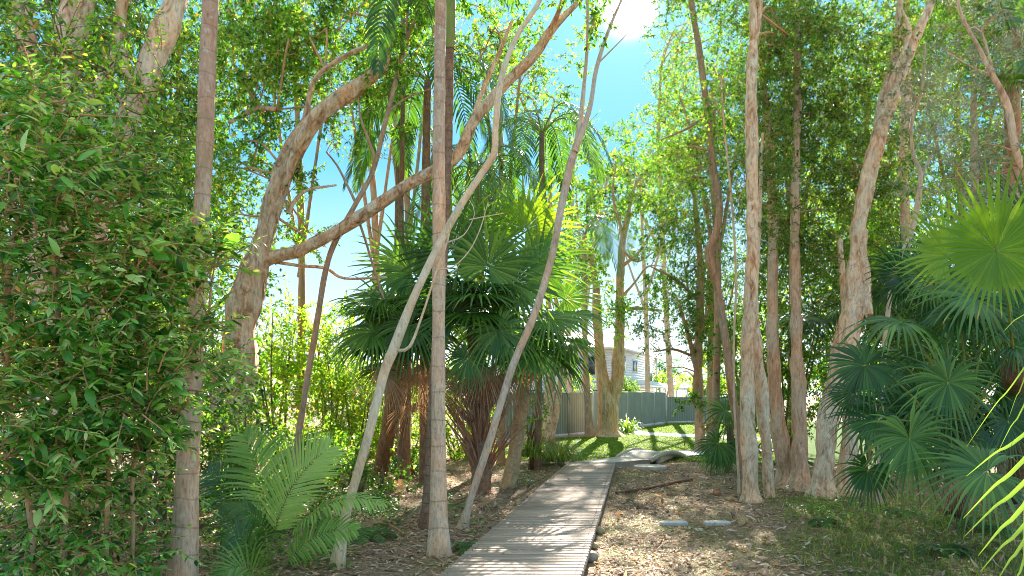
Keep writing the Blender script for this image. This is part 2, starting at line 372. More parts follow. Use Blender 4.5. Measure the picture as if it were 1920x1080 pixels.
def ground_mat():
    m, nt, nd, lk, b = new_mat("forest_floor")
    v = mapped(nd, lk)
    fine = noise(nd, lk, 38, 8, v, 0.75); mid = noise(nd, lk, 7, 5, v, 0.6); big = noise(nd, lk, 0.9, 4, v, 0.6)
    r = ramp(nd, [(.3, (.1, .065, .045)), (.45, (.26, .175, .12)), (.58, (.42, .3, .21)), (.72, (.6, .48, .36))]); lk.new(fine.outputs[0], r.inputs[0])
    r2 = ramp(nd, [(.35, (.12, .13, .04)), (.6, (.27, .27, .09))]); lk.new(fine.outputs[0], r2.inputs[0])
    k = ramp(nd, [(.46, (0, 0, 0)), (.6, (1, 1, 1))]); lk.new(mth(nd, lk, 'MULTIPLY_ADD', mid.outputs[0], 0.35, mth(nd, lk, 'MULTIPLY', big.outputs[0], 0.65)), k.inputs[0])
    c = mixc(nd, lk, mth(nd, lk, 'MULTIPLY', k.outputs[0], 0.6), r.outputs[0], r2.outputs[0])
    lk.new(c, b.inputs["Base Color"]); b.inputs["Roughness"].default_value = 0.95; b.inputs["Specular IOR Level"].default_value = 0.15
    bump(nd, lk, b, mth(nd, lk, 'MULTIPLY_ADD', mid.outputs[0], 0.8, fine.outputs[0]), 0.9, 0.03)
    return m
M['ground'] = ground_mat()
M['lawn'] = simple_mat("lawn_turf", (.04, .1, .008), (.09, .15, .015), 3, 0.95, 90, 0.8, 0.03, spec=0.1)
M['plank'] = simple_mat("weathered_plank", (.3, .215, .165), (.55, .43, .345), 3, 0.85, 30, 0.5, 0.004, (1.2, 22, 6), 0.45)
M['bearer'] = simple_mat("bearer_timber", (.12, .09, .07), (.25, .2, .16), 4, 0.85, 40, 0.4, 0.005, (4, 4, 12))
M['concrete'] = simple_mat("concrete", (.42, .36, .3), (.58, .52, .45), 5, 0.85, 70, 0.4, 0.006)
M['concrete_pale'] = simple_mat("concrete_pale", (.4, .37, .34), (.66, .62, .57), 9, 0.85, 60, 0.5, 0.006)
M['concrete_edge'] = simple_mat("concrete_edge", (.52, .46, .35), (.7, .63, .5), 5, 0.85, 70, 0.4, 0.006)
M['stone'] = simple_mat("stone", (.2, .18, .14), (.36, .33, .27), 9, 0.85, 50, 0.7, 0.01)
M['stone_gold'] = simple_mat("stone_gold", (.34, .25, .12), (.48, .38, .2), 9, 0.85, 50, 0.7, 0.01)
M['brick'] = simple_mat("terracotta", (.42, .17, .08), (.55, .26, .13), 9, 0.85, 70, 0.5, 0.004)
M['fence'] = simple_mat("fence_steel", (.2, .215, .17), (.25, .265, .21), 2, 0.45, 40, 0.05, 0.001, spec=0.4)
M['fence_trim'] = simple_mat("fence_trim", (.32, .33, .27), (.38, .39, .33), 2, 0.4, 40, 0.05, 0.001, spec=0.4)
M['board'] = simple_mat("weatherboard_paint", (.78, .79, .8), (.84, .85, .86), 3, 0.6, 50, 0.1, 0.002)
M['trim'] = simple_mat("white_trim", (.74, .74, .73), (.8, .8, .79), 3, 0.5, 50, 0.1, 0.002)
M['roof'] = simple_mat("roof_sheet", (.3, .31, .33), (.4, .41, .43), 2, 0.5, 20, 0.2, 0.01)
M['roof_pale'] = simple_mat("roof_pale", (.62, .6, .58), (.72, .7, .68), 2, 0.5, 20, 0.2, 0.01)
M['solar'] = simple_mat("solar_glass", (.02, .03, .06), (.03, .045, .09), 2, 0.15, 20, 0.0, 0.01, spec=0.8)
M['glass'] = simple_mat("window_glass", (.02, .03, .045), (.04, .055, .08), 2, 0.08, 20, 0.0, 0.01, spec=0.9)
M['hill'] = simple_mat("hill", (.04, .08, .03), (.09, .14, .05), 0.05, 0.9, 1, 0.5, 0.5)

# ------------------------------------------------------------------ setting: ground, lawn, paths
def sheet(name, poly, z, mat, sub=0):
    poly = np.asarray(poly, float); n = len(poly)
    import bmesh
    bm = bmesh.new(); vs = [bm.verts.new((x, y, z)) for x, y in poly]; bm.faces.new(vs)
    bmesh.ops.triangulate(bm, faces=bm.faces[:])
    me = bpy.data.meshes.new(name); bm.to_mesh(me); bm.free(); me.materials.append(mat)
    for p in me.polygons:
        if p.normal.z < 0: me.flip_normals(); break
    o = bpy.data.objects.new(name, me); COL.objects.link(o); return o

def ground_height(x, y):
    return 0.03 * (vnoise(x * .9 + 300, y * .9 + 300, 64, 5) - .5) + 0.015 * (vnoise(x * 3 + 300, y * 3 + 300, 64, 6) - .5)
def flat_mask(x, y):   # 0 under the deck, paths and lawn, 1 elsewhere
    return np.clip((np.abs(x - (-.02 + (y - 6.5) * .18)) - 1.0) / .5, 0, 1) * np.clip((17.5 - y) / 2.5, 0, 1)
xs = np.concatenate([[-900, -200, -60, -30], np.arange(-14, 14.01, .25), [30, 60, 200, 900]])
ys = np.concatenate([[-900, -200, -40, -10], np.arange(0, 20.01, .2), [24, 30, 60, 120, 300, 1400]])
XX, YY = np.meshgrid(xs, ys)
ZZ = np.where((np.abs(XX) <= 14) & (YY >= 0) & (YY <= 20), ground_height(XX, YY) * flat_mask(XX, YY), 0) - 0.005
nx = len(xs); ny = len(ys)
g = MB(); ii, jj = np.meshgrid(np.arange(ny - 1), np.arange(nx - 1), indexing='ij'); a = (ii * nx + jj).ravel()
g.add(np.stack([XX, YY, ZZ], -1), np.stack([a, a + 1, a + nx + 1, a + nx], -1))
tag(g.build("ground", M['ground'], smooth=True), kind="structure")

def xy(px, py, z=0.0): return G(px, py, z)[:2]
lawn_poly = [(1.2, 19.2), (-.6, 19.4), (-1.6, 21.5), (-.4, 25.2), (1.9, 29.7), (2.9, 30.1), (5.2, 34.8), (7.4, 39.8), (9.0, 43.0), (9.4, 45.3), (15, 47), (30, 47), (30, 20), (9.0, 17.5), (6.2, 18.4), (4.5, 19.2), (3.0, 19.1)]
tag(sheet("lawn", lawn_poly, 0.004, M['lawn']), kind="structure")
def in_poly(x, y, poly):
    ins = np.zeros(x.shape, bool); p = np.asarray(poly); j = len(p) - 1
    for i in range(len(p)):
        c = ((p[i, 1] > y) != (p[j, 1] > y)) & (x < (p[j, 0] - p[i, 0]) * (y - p[i, 1]) / (p[j, 1] - p[i, 1] + 1e-12) + p[i, 0])
        ins ^= c; j = i
    return ins
fp = [xy(1155, 812), xy(1163, 803), xy(1182, 803), xy(1215, 811), xy(1330, 816), xy(1480, 822), xy(1480, 828), xy(1330, 821), xy(1205, 816)]
tag(sheet("footpath", fp, 0.008, M['concrete_pale']), kind="structure")

# ---- boardwalk: planks, bearers, concrete ramp segments
bw = thing("boardwalk", "weathered grey timber boardwalk running away between the palms", None, (0, 5, 0), kind="structure")
ZT = 0.14
def left_x(y): return -0.663 + (y - 6.49) * 0.1835
def right_x(y): return 0.615 + (y - 6.49) * 0.170
y = 4.4; k = 0
while y < 17.35:
    m = MB(); w = 0.1165 + rng.uniform(-.002, .002)
    j = rng.uniform(-.004, .004, 2); dz = rng.uniform(-.0015, .0015)
    m.box(((left_x(y) + right_x(y)) / 2 + j[0], y, ZT - .02 + dz), (right_x(y) - left_x(y) + j[1], w, .04), rz=rng.uniform(-.002, .002), tone=rng.random(), rx=rng.uniform(-.003, .003))
    m.build("plank", M['plank'], bw); y += .122
m = MB(); y = 4.4
while y < 17.35:
    for f, o_ in ((left_x, .06), (right_x, -.06)):
        for dy in (-.028, .028): m.box((f(y) + o_ + rng.normal(0, .004), y + dy, ZT + .001), (.006, .006, .005), rz=.7)
    y += .122
tag(m.build("nails", M['bearer'], bw), kind="stuff")
for f, nm in ((left_x, 'l'), (right_x, 'r'), (lambda y: (left_x(y) + right_x(y)) / 2, 'm')):
    m = MB(); s = {'l': .05, 'r': -.05, 'm': 0}[nm]
    A = np.array([f(4.4) + s, 4.4, .045]); B = np.array([f(17.3) + s, 17.3, .045]); d = B - A
    m.box((A + B) / 2, (.05, np.linalg.norm(d), .105), rz=-math.atan2(d[0], d[1])); m.build("bearer", M['bearer'], bw)
def slab(name, top, thick, mat, parent, tone=.5):
    top = np.asarray(top, float); n = len(top); m = MB(); V = np.vstack([top, top - [0, 0, thick]])
    m.add(V, [[i, (i + 1) % n, n + (i + 1) % n, n + i] for i in range(n)], tone)
    m.extra([list(range(n))] if n in (3, 4) else [[0, i, i + 1] for i in range(1, n - 1)])
    return m.build(name, mat, parent)
# turning slab between deck and ramp
P0 = [left_x(17.42), 17.42]; P1 = [right_x(17.42), 17.42]
NA = xy(1219, 861, ZT); FA = xy(1157, 856, ZT)
slab("turning_slab", [(P1[0], P1[1], ZT - .002), (NA[0], NA[1], ZT - .002), (FA[0] + .5, FA[1] + .35, ZT - .002), (FA[0], FA[1], ZT - .002), (xy(1113, 861, ZT)[0], xy(1113, 861, ZT)[1], ZT - .002), (P0[0], P0[1], ZT - .002)], .17, M['concrete'], bw)
# arched ramp: runs from NA/FA to the path beyond
NB = np.array([4.85, 20.55]); FB = NB + np.array([-.75, 1.0]); NA = np.array(NA); FA2 = np.array([FA[0] + .03, FA[1] + .03])
for nm, offs in (("ramp_surface", 0.0),):
    n = 14; m = MB(); V = []; 
    for i in range(n + 1):
        t = i / n; a_ = NA * (1 - t) + NB * t; b_ = FA2 * (1 - t) + FB * t
        z = ZT * (1 - t) + .03 * t + .14 * math.sin(math.pi * t) - .0
        V += [(*a_, z), (*b_, z), (*a_, z - .1), (*b_, z - .1)]
    Q = []
    for i in range(n):
        o = i * 4; Q += [[o, o + 4, o + 5, o + 1], [o, o + 2, o + 6, o + 4], [o + 1, o + 5, o + 7, o + 3], [o + 2, o + 3, o + 7, o + 6]]
    m.add(V, Q); m.build(nm, M['concrete'], bw)
for (A, B) in ((NA, NB), (FA2, FB)):
    n = 18; m = MB(); V = []; dd = unit(B - A); nn = np.array([-dd[1], dd[0]]) * .032; Q = []
    for i in range(n + 1):
        t = i / n; c = A * (1 - t) + B * t + (-nn * .9 if A is NA else nn * .9)
        z = ZT * (1 - t) + .03 * t + .16 * math.sin(math.pi * t) + .03
        lo = z - .11
        V += [(*(c - nn), z), (*(c + nn), z), (*(c - nn), lo), (*(c + nn), lo)]
    for i in range(n):
        o = i * 4; Q += [[o, o + 4, o + 5, o + 1], [o, o + 2, o + 6, o + 4], [o + 1, o + 5, o + 7, o + 3], [o + 2, o + 3, o + 7, o + 6]]
    Q += [[0, 1, 3, 2], [n * 4, n * 4 + 2, n * 4 + 3, n * 4 + 1]]
    m.add(V, Q); m.build("ramp_kerb", M['concrete_edge'], bw)
slab("culvert_wall", [(NA[0] + .25, NA[1] + .3, .15), (NB[0] - .3, NB[1] - .12, .1), (NB[0] - .35, NB[1], .1), (NA[0] + .2, NA[1] + .42, .15)], .17, M['concrete_edge'], bw)
slab("landing_slab", [(NB[0], NB[1], .03), (6.6, 21.9, .03), (8.4, 22.6, .03), (8.2, 24.0, .03), (6.0, 23.3, .03), (FB[0], FB[1], .03)], .05, M['concrete_pale'], bw)

# ------------------------------------------------------------------ fence
def fence(name, label, pts, h, n, matp, low=False):
    A = np.array(pts[0], float); B = np.array(pts[1], float)
    t = thing(name, label, "fence", (*A, 0)); d = unit(B - A); nn = np.array([d[1], -d[0]]); L = np.linalg.norm(B - A); pw = L / n
    ang = math.atan2(d[1], d[0])
    for i in range(n):
        m = MB(); st = A + d * (i * pw + .03); V = []; xs_ = []; prof = []
        w = pw - .06; pitch = .19; x = 0.0
        while x < w - pitch * .5:
            for (u, v) in ((0, 0), (.45, 0), (.55, .035), (.9, .035)):
                if x + u * pitch <= w: xs_.append(x + u * pitch); prof.append(v)
            x += pitch
        xs_.append(w); prof.append(0)
        for u, v in zip(xs_, prof):
            p = st + d * u + nn * v; V += [(*p, .12), (*p, h - .03)]
        Q = [[2 * k, 2 * k + 2, 2 * k + 3, 2 * k + 1] for k in range(len(xs_) - 1)]
        m.add(V, Q); m.build("panel", matp, t)
        c = A + d * ((i + .5) * pw)
        m = MB(); m.box((*c, h), (pw - .004, .07, .055), rz=ang); m.build("top_rail", M['fence_trim'], t)
        m = MB(); m.box((*c, .06), (pw - .004, .075, .12), rz=ang); m.build("bottom_plinth", M['concrete_pale'], t)
    for i in range(n + 1):
        c = A + d * i * pw; m = MB(); m.box((*c, h / 2), (.065, .085, h + .04), rz=ang); m.build("fence_post", M['fence_trim'], t)
fence("steel_fence", "grey-green ribbed steel fence nearest the boardwalk, left of the forked paperbark", ((-1.2, 25.6), (3.55, 32.6)), 1.84, 4, M['fence'])
fence("steel_fence", "grey-green ribbed steel fence behind the lawn, in front of the white house", ((3.6, 32.7), (9.3, 44.4)), 1.88, 5, M['fence'])
fence("steel_fence", "lower green fence at the far end of the lawn", ((9.4, 44.5), (16.5, 48.5)), 1.6, 3, M['fence'])

# ------------------------------------------------------------------ house
hs = thing("weatherboard_house", "two-storey white weatherboard house behind the steel fence", "house", (7.4, 52, 0))
HA = np.array([7.4, 52.0]); HB = np.array([13.2, 67.0]); HL = np.array([-1.5, 55.4]); zt = 5.15
def wall_boards(A, B, z0, z1, flip):
    d = unit(B - A); L = np.linalg.norm(B - A); ang = math.atan2(d[1], d[0]); z = z0; nn = np.array([d[1], -d[0]]) * (1 if not flip else -1)
    m = MB(); c = (A + B) / 2 - nn * .12; m.box((*c, (z0 + z1) / 2), (L - .02, .14, z1 - z0), rz=ang); m.build("wall", M['board'], hs)
    while z < z1 - .05:
        m = MB(); c = (A + B) / 2
        V = [];
        for e in (A, B):
            V += [(*(e + nn * .022), z), (*(e + nn * .004), z + .19), (*(e - nn * .04), z), (*(e - nn * .04), z + .19)]
        m.add(V, [[0, 4, 5, 1], [0, 2, 6, 4], [1, 5, 7, 3], [0, 1, 3, 2], [4, 6, 7, 5]]); m.build("weatherboard", M['board'], hs); z += .195
wall_boards(HA, HB, 0.1, zt, False)
wall_boards(HL, HA, 0.1, zt, False)
def house_box(name, A, B, s0, s1, z0, z1, out, th, mat, parent=hs):
    d = unit(B - A); nn = np.array([d[1], -d[0]]); ang = math.atan2(d[1], d[0])
    c = A + d * (s0 + s1) / 2 + nn * out; m = MB(); m.box((*c, (z0 + z1) / 2), (s1 - s0, th, z1 - z0), rz=ang); return m.build(name, mat, parent)
for (s0, s1, z0, z1) in ((.9, 3.0, 3.5, 4.6), (5.6, 7.4, 3.6, 4.4), (12.5, 13.7, 2.75, 3.6)):
    f = house_box("window", HA, HB, s0 - .1, s1 + .1, z0 - .1, z1 + .1, .03, .06, M['trim'])
    for q in range(2):
        u0 = s0 + (s1 - s0) * q / 2 + .03; u1 = s0 + (s1 - s0) * (q + 1) / 2 - .03
        house_box("pane", HA, HB, u0, u1, z0, z1, .065, .02, M['glass'], f)
for (s0, s1, z0, z1) in ((7.1, 8.0, 3.2, 4.5), (4.2, 5.6, 3.3, 4.4), (7.0, 8.2, .9, 2.1), (2.2, 3.6, .9, 2.1), (1.2, 2.2, 3.3, 4.4)):
    f = house_box("window", HL, HA, s0 - .1, s1 + .1, z0 - .1, z1 + .1, .03, .06, M['trim'])
    house_box("pane", HL, HA, s0, s1, z0, z1, .065, .02, M['glass'], f)
m = MB(); m.box((*HA, zt / 2), (.16, .16, zt)); m.build("corner_post", M['trim'], hs)
m = MB(); m.box((*HB, zt / 2), (.16, .16, zt)); m.build("corner_post", M['trim'], hs)
HC = HB + (HL - HA); hc = (HA + HB + HC + HL) / 4
ov = [hc + (q - hc) * 1.07 for q in (HL, HA, HB, HC)]
rm = MB(); r1 = hc * .55 + (HA + HL) / 2 * .45; r2 = hc * .55 + (HB + HC) / 2 * .45
rm.add([(*ov[0], zt), (*ov[1], zt), (*ov[2], zt), (*ov[3], zt), (*r1, zt + 1.75), (*r2, zt + 1.75)], [[1, 2, 5, 4], [3, 0, 4, 5]]); rm.extra([[0, 1, 4], [2, 3, 5]])
rf = rm.build("roof", M['roof'], hs)
gm = MB()
for i in range(4):
    A_, B_ = ov[i], ov[(i + 1) % 4]; d = B_ - A_
    gm.box((*((A_ + B_) / 2), zt - .07), (np.linalg.norm(d), .12, .16), rz=math.atan2(d[1], d[0]))
gm.build("gutter", M['trim'], rf)
sp_ = (np.array([*ov[0], zt]) + np.array([*ov[1], zt])) / 2; tp = np.array([*r1, zt + 1.75]); c = sp_ * .55 + tp * .45 + [1.2, 0, .06]
e1 = unit(np.array([*(ov[1] - ov[0]), 0])); e2 = unit(tp - sp_); m = MB()
m.add([c - e1 * 1.6 - e2 * .8, c + e1 * 1.6 - e2 * .8, c + e1 * 1.6 + e2 * .8, c - e1 * 1.6 + e2 * .8], [[0, 1, 2, 3]]); m.build("solar_panel", M['solar'], rf)
# verandah roof and pergola along the right-hand side
VA = P(1148, 0, 48)[:2]; VB = P(1262, 0, 63)[:2]
m = MB(); V = [(*VA, 2.72), (*VB, 2.45), (*(HB - [0, 0]), 3.0), (*HA, 2.98)]; V2 = [(x, y, z - .14) for x, y, z in V]
m.add(V + V2, [[0, 1, 2, 3], [0, 4, 5, 1], [4, 7, 6, 5], [1, 5, 6, 2], [0, 3, 7, 4]]); m.build("verandah_roof", M['roof_pale'], hs)
d = unit(VB - VA); LV = np.linalg.norm(VB - VA)
for s in (.3, 4.2, 8.2, 12.2, 15.8):
    if s > LV: break
    c = VA + d * s; m = MB(); m.box((*c, 1.25), (.14, .14, 2.42)); m.build("verandah_post", M['trim'], hs)
m = MB(); c = (VA + VB) / 2; m.box((*c, 2.36), (LV, .1, .18), rz=math.atan2(d[1], d[0])); m.build("verandah_beam", M['trim'], hs)
pg = thing("pergola", "low white pergola at the right end of the white house", "pergola", (*VB, 0))
for i in range(4):
    c = VB + np.array([.3 + i * 1.1, 1.5 * i * .5]); m = MB(); m.box((*c, 1.1), (.12, .12, 2.2)); m.build("post", M['trim'], pg)
m = MB(); m.box((VB[0] + 2, VB[1] + .9, 2.25), (4.6, .12, .16), rz=.35); m.build("beam", M['trim'], pg)

# ------------------------------------------------------------------ small ground objects
def disc(name, c, r, h, mat, parent=None, n=28):
    m = MB(); th = np.linspace(0, 2 * np.pi, n, endpoint=False); z1 = h
    ring = lambda rr, z: np.stack([c[0] + rr * np.cos(th), c[1] + rr * np.sin(th), np.full(n, z)], 1)
    V = np.vstack([ring(r, 0 - .02), ring(r, z1 - .012), ring(r - .012, z1), ring(r * .82, z1), ring(r * .8, z1 - .008), [[c[0], c[1], z1 - .008]]]); Q = []
    for k in range(4): Q += [[k * n + i, k * n + (i + 1) % n, (k + 1) * n + (i + 1) % n, (k + 1) * n + i] for i in range(n)]
    m.add(V, Q); m.extra([[4 * n + i, 4 * n + (i + 1) % n, 5 * n] for i in range(n)])
    return m.build(name, mat, parent)
c = xy(1219, 879); mh = thing("drain_cover", "round concrete drain cover in the leaf litter beside the path bend", "drain cover", (*c, 0))
disc("cover", c, .39, .075, M['concrete'], mh); 
m = MB(); m.box((c[0] + .1, c[1] - .1, .069), (.1, .03, .012)); m.build("lifting_slot", M['concrete_edge'], mh)
for px, w, lab in ((1263, .38, "pale concrete stepping slab nearer the boardwalk, flush in the leaf litter"), (1345, .36, "pale concrete stepping slab nearer the right-hand paperbark trunks")):
    c = xy(px, 982); m = MB(); n = 40; th = np.linspace(0, 2 * np.pi, n, endpoint=False); q_ = 4.5
    ex = np.sign(np.cos(th)) * np.abs(np.cos(th)) ** (2 / q_); ey = np.sign(np.sin(th)) * np.abs(np.sin(th)) ** (2 / q_); wob = 1 + rng.normal(0, .012, n)
    rows = [np.stack([c[0] + ex * w / 2 * f * wob, c[1] + ey * .085 * f * wob + ex * .01, np.full(n, z)], 1) for f, z in ((1, -.02), (1, .022), (.95, .03), (.5, .028))]
    m.add(np.vstack(rows + [[[c[0], c[1], .028]]]), [[k * n + i, k * n + (i + 1) % n, (k + 1) * n + (i + 1) % n, (k + 1) * n + i] for k in range(3) for i in range(n)], .5)
    m.extra([[3 * n + i, 3 * n + (i + 1) % n, 4 * n] for i in range(n)])
    tag(m.build("stepping_slab", M['concrete_pale']), lab, "slab")
def rock(name, c, r, mat, label, cat="stone"):
    import bmesh
    bm = bmesh.new(); bmesh.ops.create_icosphere(bm, subdivisions=3, radius=1)
    sd = rng.integers(1000)
    for v in bm.verts:
        k = 1 + .35 * (float(vnoise(np.array([v.co.x * 1.5 + 9]), np.array([v.co.y * 1.5 + v.co.z * 1.1 + 9]), 32, sd)[0]) - .5)
        v.co = Vector((v.co.x * r[0] * k, v.co.y * r[1] * k, v.co.z * r[2] * k))
    me = bpy.data.meshes.new(name); bm.to_mesh(me); bm.free(); me.materials.append(mat)
    for p in me.polygons: p.use_smooth = True
    o = bpy.data.objects.new(name, me); COL.objects.link(o); o.location = (c[0], c[1], r[2] * .55); o.rotation_euler.z = rng.uniform(0, 6)
    tag(o, label, cat)
rock("stone", xy(1124, 1000), (.07, .06, .05), M['stone_gold'], "yellowish stone farthest along the right edge of the boardwalk")
rock("stone", xy(1112, 1028), (.06, .06, .045), M['stone_gold'], "small yellow stone between two others at the boardwalk edge")
rock("stone", xy(1106, 1052), (.1, .085, .07), M['stone'], "large grey stone nearest the camera at the boardwalk edge")
c = xy(1344, 928); m = MB(); m.box((c[0], c[1], .035), (.11, .07, .07), rz=.4); tag(m.build("brick", M['brick']), "broken orange brick lying in the leaf litter left of the paperbark trunk", "brick")
pts = [(*G(px, py)[:2], .03, r) for px, py, r in ((1155, 927, .02), (1200, 921, .03), (1235, 914, .025), (1275, 905, .03), (1300, 902, .02))]
m = MB(); tube(m, pts, 8, .08, .3, 4); tag(m.build("fallen_branch", M['twig_dark'], smooth=True), "dark fallen branch lying across the leaf litter in front of the drain cover", "branch")
pts = [(*P(1283, 836, 25)[:3], .02), (*P(1285, 818, 25), .015)]
m = MB(); tube(m, pts, 6, .1); tag(m.build("stake", M['twig_dark'], smooth=True), "thin dark stake standing in the sunlit lawn", "stake")

# ------------------------------------------------------------------ plant builders
def stem_pts(st):
    return [(*P(px, py, Y), .86 * w / F * Y / 2) for (px, py, Y, w) in st]
def root_down(st):
    """carry the first point of a stem down to the ground if it starts above it"""
    px, py, Y, w = st[0]; gy = HY + F * H / Y
    if py < gy - 3: st = [(px, gy, Y, w * 1.2)] + list(st)
    return st
def add_flakes(mb, C, R, T, A, B, n, size=.1):
    i = rng.integers(1, len(C) - 1, n); th = rng.uniform(0, 2 * np.pi, n)
    rad = np.cos(th)[:, None] * A[i] + np.sin(th)[:, None] * B[i]
    tg = np.cross(T[i], rad)
    p = C[i] + rad * (R[i] * 1.0)[:, None]
    sgn = rng.choice([-1, 1], n)[:, None]
    d = unit(T[i] * sgn + rad * rng.uniform(.03, .3, (n, 1)) + tg * rng.uniform(-.35, .35, (n, 1)))
    L = rng.uniform(.4, 1.3, n) * np.minimum(size, R[i] * 1.0)
    blades(mb, p, d, rad, L, L * rng.uniform(.12, .4, n), rng.uniform(-.3, .4, n), rng.uniform(0, 9, n), us=(0, .5, 1), ws=(.6, 1, .35), curl=None)

def foliage(lmb, tmb, c, rad, L, cover=2.2, nodes=None, wr=.42, per=60, clump=None, tonef=None, droop=.35, lean=None, twl=1.0, lmbfull=None, ntw=4, dens_limit=60000):
    """leafy crown: clumps of twigs through an ellipsoid, leaves set along the twigs"""
    rad = np.asarray(rad, float); area = math.pi * rad[0] * rad[2]; la = L * L * wr * .5
    n = int(min(dens_limit, 1.35 * cover * area / la)); nc = max(3, n // per); per = max(1, n // nc)
    u = rand_dirs(nc) * (rng.random(nc) ** .42)[:, None]
    cc = c + u * rad
    cs = clump if clump else min(.9 * rad.mean(), .16 * (rad.mean()) + L * 2.6)
    nt = ntw
    td = unit(rng.normal(size=(nc, nt, 3)) + u[:, None] * .6 + ([0, 0, 0] if lean is None else lean))
    tl = cs * rng.uniform(.5, 1.25, (nc, nt)) * twl
    # twigs: three-sided slivers
    tp = np.repeat(cc[:, None], nt, 1).reshape(-1, 3); tdd = td.reshape(-1, 3); tll = tl.ravel()
    if tmb is not None:
        blades(tmb, tp, tdd, rand_dirs(len(tp)), tll, L * .09 + .002, .2, 0.5, us=(0, 1), ws=(1, .4), fold=.9)
    k = max(1, per // nt)
    t = rng.uniform(.12, 1.05, (nc, nt, k))
    pos = cc[:, None, None] + td[:, :, None] * (t * tl[:, :, None])[..., None]
    pos[..., 2] -= .25 * (t * tl[:, :, None]) ** 1.5 * .5
    pos = pos.reshape(-1, 3); m = len(pos)
    d = unit(np.repeat(td.reshape(-1, 3), k, 0) * .7 + rng.normal(size=(m, 3)) * .75 + [0, 0, -droop])
    nrm = unit(rng.normal(size=(m, 3)) * .6 + [0, 0, 1.0])
    tone = np.clip(rng.beta(1.3, 1.5, m) + np.repeat(rng.normal(0, .1, nc), nt * k), 0, .96)
    sel = rng.random(m) < .015; tone[sel] = 1
    if tonef is not None: tone = np.clip(tone * tonef[1] + tonef[0], 0, 1)
    leaves2(lmb, pos, d, nrm, L * rng.uniform(.6, 1.25, m), wr, tone)
    # limbs from the stem into the crown, then branches from those to the clumps
    if nodes is not None and tmb is not None and len(nodes):
        own = []
        def limb(e, r_max, src, wig=.14):
            dd = np.linalg.norm(src[:, :3] - e, axis=1) + np.maximum(0, src[:, 2] - e[2]) * 2.0
            b = src[np.argmin(dd)]; ln = np.linalg.norm(e - b[:3])
            if ln < .05 or ln > 3.5 * max(1, rad.max()): return None
            r0 = min(b[3] * .7, r_max, .006 + ln * .012)
            mid = b[:3] * .6 + e * .4 + rng.normal(size=3) * ln * wig + [0, 0, .1 * ln]
            mid2 = b[:3] * .25 + e * .75 + rng.normal(size=3) * ln * wig * .7
            C_, R_, *_ = tube(tmb, [(*b[:3], r0), (*mid, r0 * .75), (*mid2, r0 * .5), (*e, r0 * .25)], 4, max(.14, ln / 6))
            return np.column_stack([C_, R_])
        for q in range(int(min(5, 2 + nc / 20))):
            r_ = limb(c + rand_dirs(1)[0] * rad * rng.uniform(.1, .6), .05, nodes)
            if r_ is not None: own.append(r_)
        src = np.vstack([nodes[::3]] + own * 1) if own else nodes
        if own:
            for q in range(nc):
                if rng.random() > min(1, 34 / nc): continue
                r_ = limb(cc[q], .018, np.vstack(own) if rng.random() < .93 else src, .2)
                if r_ is not None: own.append(r_)
    return cc

def tree(name, label, cat, stems, bark, crown=(), leaf='leaf_mid', L=.07, cover=2.2, rough=.1, flakes=0, sides=12, step=.12, rings=0, group=None, wr=.42, twig='twig', freq=(7, 3.0), droop=.35, tonef=None, stem_name="trunk", flake_size=.1, per=64):
    stems = [list(s) for s in stems]; stems[0] = root_down(stems[0])
    base = stem_pts(stems[0])[0]; t = thing(name, label, cat, base[:3], group)
    nodes = []
    for k, s in enumerate(stems):
        m = MB(); r = stem_pts(s)
        if k == 0:
            b0 = r[0]; b1 = r[1]; f_ = min(.5, .3 / max(.05, b1[2] - b0[2])); mid = tuple(b0[q] * (1 - f_) + b1[q] * f_ for q in range(3))
            r[0] = (b0[0], b0[1], b0[2] - .06, b0[3] * 1.3); rr_ = min(b0[3], b1[3] * 1.15)
            if b1[2] - b0[2] > .5: r.insert(1, (*mid, rr_))
        C, R, T, A, B = tube(m, r, sides if k == 0 else max(6, sides - 4), step, rough, int(rng.integers(9999)), rings, freq=freq)
        nodes.append(np.column_stack([C, R]))
        if flakes:
            add_flakes(m, C, R, T, A, B, int(flakes * (1 if k == 0 else .6)), flake_size)
        m.build(stem_name if k == 0 else "limb", M[bark], t, smooth=True)
    nodes = np.vstack(nodes)
    if len(crown):
        lm = MB(); tm = MB()
        for (px, py, Y, rx, ry, rd, *o) in crown:
            cv = o[0] if o else cover
            foliage(lm, tm, P(px, py, Y), (rx / F * Y, rd, ry / F * Y), L, cv, nodes, wr, droop=droop, tonef=tonef, per=per)
        cr = lm.build("crown", M[leaf], t); tag(cr, kind="stuff")
        tag(tm.build("branches", M[twig], t, smooth=False), kind="stuff")
    return t, nodes

